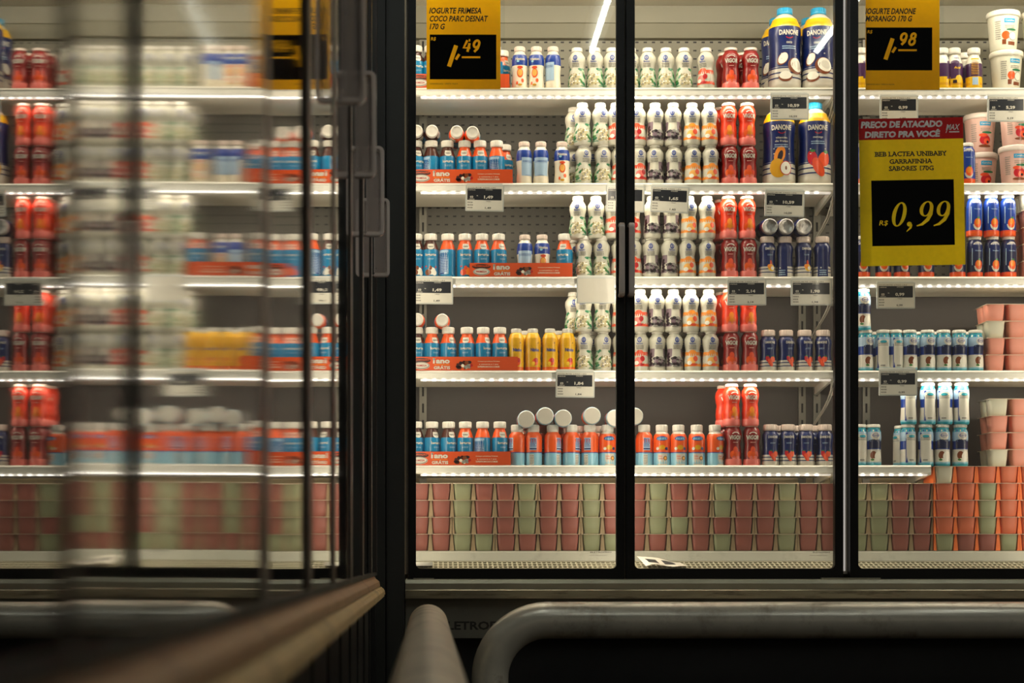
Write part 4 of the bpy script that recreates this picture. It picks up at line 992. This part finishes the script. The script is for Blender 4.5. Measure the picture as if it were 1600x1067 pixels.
price_tag(1573, 149, '5,29', '5,29', 'price tag reading 5,29 below the white tubs, top shelf edge')
price_tag(1400, 441, '0,99', '0,99', 'price tag reading 0,99 on third shelf edge below the large sign')
price_tag(1403.5, 577, '0,99', '0,99', 'price tag reading 0,99 on fourth shelf edge, right door')

# ---- yellow price signs taped on the doors
mat('sign_yellow', 'edb20a', rough=.6, noise=.03, scale=60); mat('sign_black', '080706', rough=.8, spec=.1); mat('sign_red', 'b8121c', rough=.5); mat('sign_ink', '15110c', rough=.6)
mat('sign_white', 'efe9e2', rough=.5); mat('sign_print_yellow', 'e0ac10', rough=.6); mat('sign_yellow2', 'ecd01a', rough=.6, noise=.05, scale=60)
def paper(name, tr):
    m = MATS[name]; nt = m.node_tree; N = nt.nodes; L = nt.links; b = N['Principled BSDF']; o = N['Material Output']
    t = N.new('ShaderNodeBsdfTranslucent'); mx = N.new('ShaderNodeMixShader'); mx.inputs[0].default_value = tr
    L.new(b.inputs['Base Color'].links[0].from_socket, t.inputs[0]); L.new(b.outputs[0], mx.inputs[1]); L.new(t.outputs[0], mx.inputs[2]); L.new(mx.outputs[0], o.inputs[0])
for k in ('sign_yellow', 'sign_yellow2', 'sign_red'): paper(k, .6)
for k in ('sign_yellow', 'sign_print_yellow'): pass
sgn_d = D-.012
def U(v): return v*sgn_d/F
def arcpts(cx, cz, rx, rz, a0, a1, n=14): return [(cx+rx*cos(math.radians(a0+(a1-a0)*k/n)), cz+rz*sin(math.radians(a0+(a1-a0)*k/n))) for k in range(n+1)]
def pen_digit(a, ch, x, z, wd, h, th, m, shear):
    """marker-pen digits with shear"""
    S_ = lambda pts, t=th: a.stroke([(x+p*wd+shear*q*h, z+q*h) for p, q in pts], [t]*len(pts), m, 3)
    if ch == '1': S_([(.5, 0), (.5, 1)], th*1.3)
    if ch == ',': S_([(.3, -.15), (.65, .45)], th*.85)
    if ch == '4': S_([(.75, 1), (.55, 1)]); S_([(.35, 1), (.05, .35), (1, .35)]); S_([(.75, .75), (.72, 0)])
    if ch == '9': S_(arcpts(.45, .68, .38, .30, 0, 360)); S_([(.83, .68), (.75, .3), (.35, 0)])
    if ch == '8': S_(arcpts(.47, .76, .30, .22, 0, 360)); S_(arcpts(.45, .27, .38, .27, 0, 360))
def yellow_sign(px0, px1, pyb, lines, cents, label, bx0, bx1, by0, by1, lx):
    x0, x1 = PX(px0, sgn_d), PX(px1, sgn_d); zb = PZ(pyb, sgn_d); H = U(183); W = x1-x0
    t = thing('price_sign', label, 'sign', (x0, sgn_d, zb), group='yellow price signs on the doors')
    b = MB(); b.add([(0, 0, 0), (W, 0, 0), (W, 0, H), (0, 0, H)], [(0, 1, 2, 3)]); b.build('card', MATS['sign_yellow'], t)
    b = MB(); b.box(-U(1), W+U(7), .0022, .0034, -U(3), H+.004); b.build('clear_sleeve', sleeve_clear, t)
    a = Art(); a.wrap_nx = False
    X = lambda p: PX(p, sgn_d)-x0; Z = lambda q: PZ(q, sgn_d)-zb
    mark = len(a.items)
    a.text('R$', X(bx0+1.5), X(bx0+9), Z(by0+10), 'sign_print_yellow', h=U(6), shear=.15, bold=.02)
    # the big slanted price
    ox = bx0+25; pen_digit(a, '1', X(ox), Z(by0+50), U(10), U(33), U(5), 'sign_print_yellow', .34); pen_digit(a, ',', X(ox+14), Z(by0+37), U(8), U(14), U(4.8), 'sign_print_yellow', .3)
    for k, ch in enumerate(cents): pen_digit(a, ch, X(ox+26+k*14.5), Z(by0+27), U(11), U(18), U(3.8), 'sign_print_yellow', .22)
    a.rect(X(ox+25), X(ox+54), Z(by0+37), Z(by0+34), 'sign_print_yellow', 3)
    a.knock_out(X(bx0), X(bx1), Z(by1), Z(by0), mark, 'sign_black')
    for s_, (q, xa, xb) in lines: a.text(s_, X(xa), X(xb), Z(q), 'sign_ink', h=U(9.5), shear=.18, bold=.03)
    a.text('SUPERMERCADO  OFERTA VALIDA', X(bx0), X(bx0+44), Z(pyb-7.5), 'sign_ink', h=U(2.2), bold=.0)
    link('printing', a.bake('printing'), t, (0, -.0001, 0))
yellow_sign(666.5, 782, 139.5, [('IOGURTE FRIMESA', (21.5, 670.5, 752)), ('COCO PARC DESNAT', (34, 670.5, 761)), ('170 G', (46.3, 671, 694))], '49',
            'yellow price sign reading 1,49 at the top of the left door', 671.5, 775.5, 54, 124, 0)
yellow_sign(1352.5, 1468, 140.5, [('IOGURTE DANONE', (22.3, 1352, 1430)), ('MORANGO 170 G', (34, 1352, 1424))], '98',
            'yellow price sign reading 1,98 at the top of the right door', 1353.5, 1456.5, 43, 110, 0)
# large sign with a red head
x0, x1 = PX(1345.5, sgn_d), PX(1508.5, sgn_d); zb = PZ(416, sgn_d); W = x1-x0; H = U(230)
t = thing('price_sign', 'large yellow price sign with red heading reading 0,99 on the right door', 'sign', (x0, sgn_d, zb), (0, math.radians(-1.0), 0), 'yellow price signs on the doors')
b = MB(); b.add([(0, 0, 0), (W, 0, 0), (W, 0, H), (0, 0, H)], [(0, 1, 2, 3)]); b.build('card', MATS['sign_yellow2'], t)
a = Art(); a.wrap_nx = False
a.rect(0, W, H-U(33), H, 'sign_red', 1)
a.text('PREÇO DE ATACADO', U(3), U(130), H-U(17), 'sign_white', h=U(13), shear=.12, bold=.055); a.text('DIRETO PRA VOCÊ', U(9), U(126), H-U(30), 'sign_white', h=U(12.5), shear=.12, bold=.055)
a.text('MAX', U(136), U(156), H-U(19.5), 'sign_white', h=U(9), shear=.25, bold=.02); a.rect(U(141), U(157), H-U(23.5), H-U(21.5), 'sign_white', 2); a.stroke([(U(136), H-U(24)), (U(141), H-U(12))], [U(1.2)]*2, 'sign_white', 3)
def serif_text(s_, xa, xb, z, h):
    a.text(s_, xa, xb, z, 'sign_ink', h=h, bold=.028)
    # small slab serifs at the foot and head of the stems
    vs, fs = text2d(s_, .028); mn = min(v[0] for v in vs); mxx = max(v[0] for v in vs); k = (xb-xa)/(mxx-mn)
    ymax = max(v[1] for v in vs); ymin = min(v[1] for v in vs)
    xsb = sorted(set(round((v[0]-mn)*k+xa, 4) for v in vs if v[1] < ymin+.035)); xst = sorted(set(round((v[0]-mn)*k+xa, 4) for v in vs if v[1] > ymax-.035))
    for xs, zz in ((xsb, z), (xst, z+h-U(1.1))):
        for x in xs[::2]: a.rect(x-U(1.4), x+U(1.4), zz, zz+U(1.1), 'sign_ink', 3)
serif_text('BEB LACTEA UNIBABY', U(25), U(137), H-U(59.5), U(7.6)); serif_text('GARRAFINHA', U(47), U(114), H-U(71), U(7.2)); serif_text('SABORES 170G', U(46), U(116), H-U(82), U(7.4))
bx0, bx1, bz0, bz1 = U(18), U(147), U(31), U(133.5)
mark = len(a.items)
sh = .22
def ser(cx, cz, rx, rz, tx, tz):  # oval with a stressed stroke: thick sides, thin top and bottom
    n = 28; pts = []; 
    vs = []; fs = []
    for k in range(n):
        q = 2*pi*k/n; vs.append((cx+rx*cos(q)+sh*(cz+rz*sin(q)-U(62)), cz+rz*sin(q))); vs.append((cx+(rx-tx)*cos(q)+sh*(cz+(rz-tz)*sin(q)-U(62)), cz+(rz-tz)*sin(q)))
    for k in range(n): m_ = (k+1) % n; fs.append((2*k, 2*k+1, 2*m_+1, 2*m_))
    a.put(vs, fs, 'sign_print_yellow', 3)
def tail(pts, ws): a.stroke([(x+sh*(z-U(62)), z) for x, z in pts], ws, 'sign_print_yellow', 3)
ser(U(57), U(80), U(11), U(19), U(6), U(2))
for cx in (U(98), U(124.5)):
    ser(cx, U(88), U(10.5), U(12), U(5.6), U(1.8))
    pts = [(cx+U(8), U(88)), (cx+U(8.4), U(80)), (cx+U(5), U(71)), (cx-U(2), U(64)), (cx-U(10), U(61.5))]; tail(pts, [U(5), U(5.4), U(5.6), U(4), U(1.6)])
a.ell(U(76.5), U(64.5), U(3.8), U(3.8), 'sign_print_yellow', 3); tail([(U(79), U(64)), (U(79), U(59)), (U(74), U(53))], [U(3.6), U(3.4), U(1)])
a.text('R$', U(29), U(42), U(62), 'sign_print_yellow', h=U(9), shear=.2, bold=.01)
a.knock_out(bx0, bx1, bz0, bz1, mark, 'sign_black')
link('printing', a.bake('printing'), t, (0, -.0001, 0))

# ---- fallen label lying on the grille
d = D+.075; t = thing('fallen_price_label', 'crumpled printed price label fallen on the air grille behind the middle door', 'paper', (PX(1036, d), d, PZ(884.5, d)+.003), (0.12, 0, 0))
b = MB(); vs = []; n = 8
for i in range(n+1):
    for q in range(5):
        u = i/n; v = q/4; x = (u-.5)*.125; vs.append((x+(v-.5)*-.02, (v-.5)*.05, .006*sin(u*5)*(1-u)+v*.022*(1-u*.75)+.002*sin(9*u+v*3)))
b.add(vs, [(i*5+q, (i+1)*5+q, (i+1)*5+q+1, i*5+q+1) for i in range(n) for q in range(4)], 0)
for f in range(len(b.f)):
    if (f//4 in (1, 2, 4, 5)) and f % 4 in (1, 2): b.m[f] = 1
o = b.build('paper_sheet', [M('white'), M('inkdark')], t); o.modifiers.new('s', 'SOLIDIFY').thickness = .0004
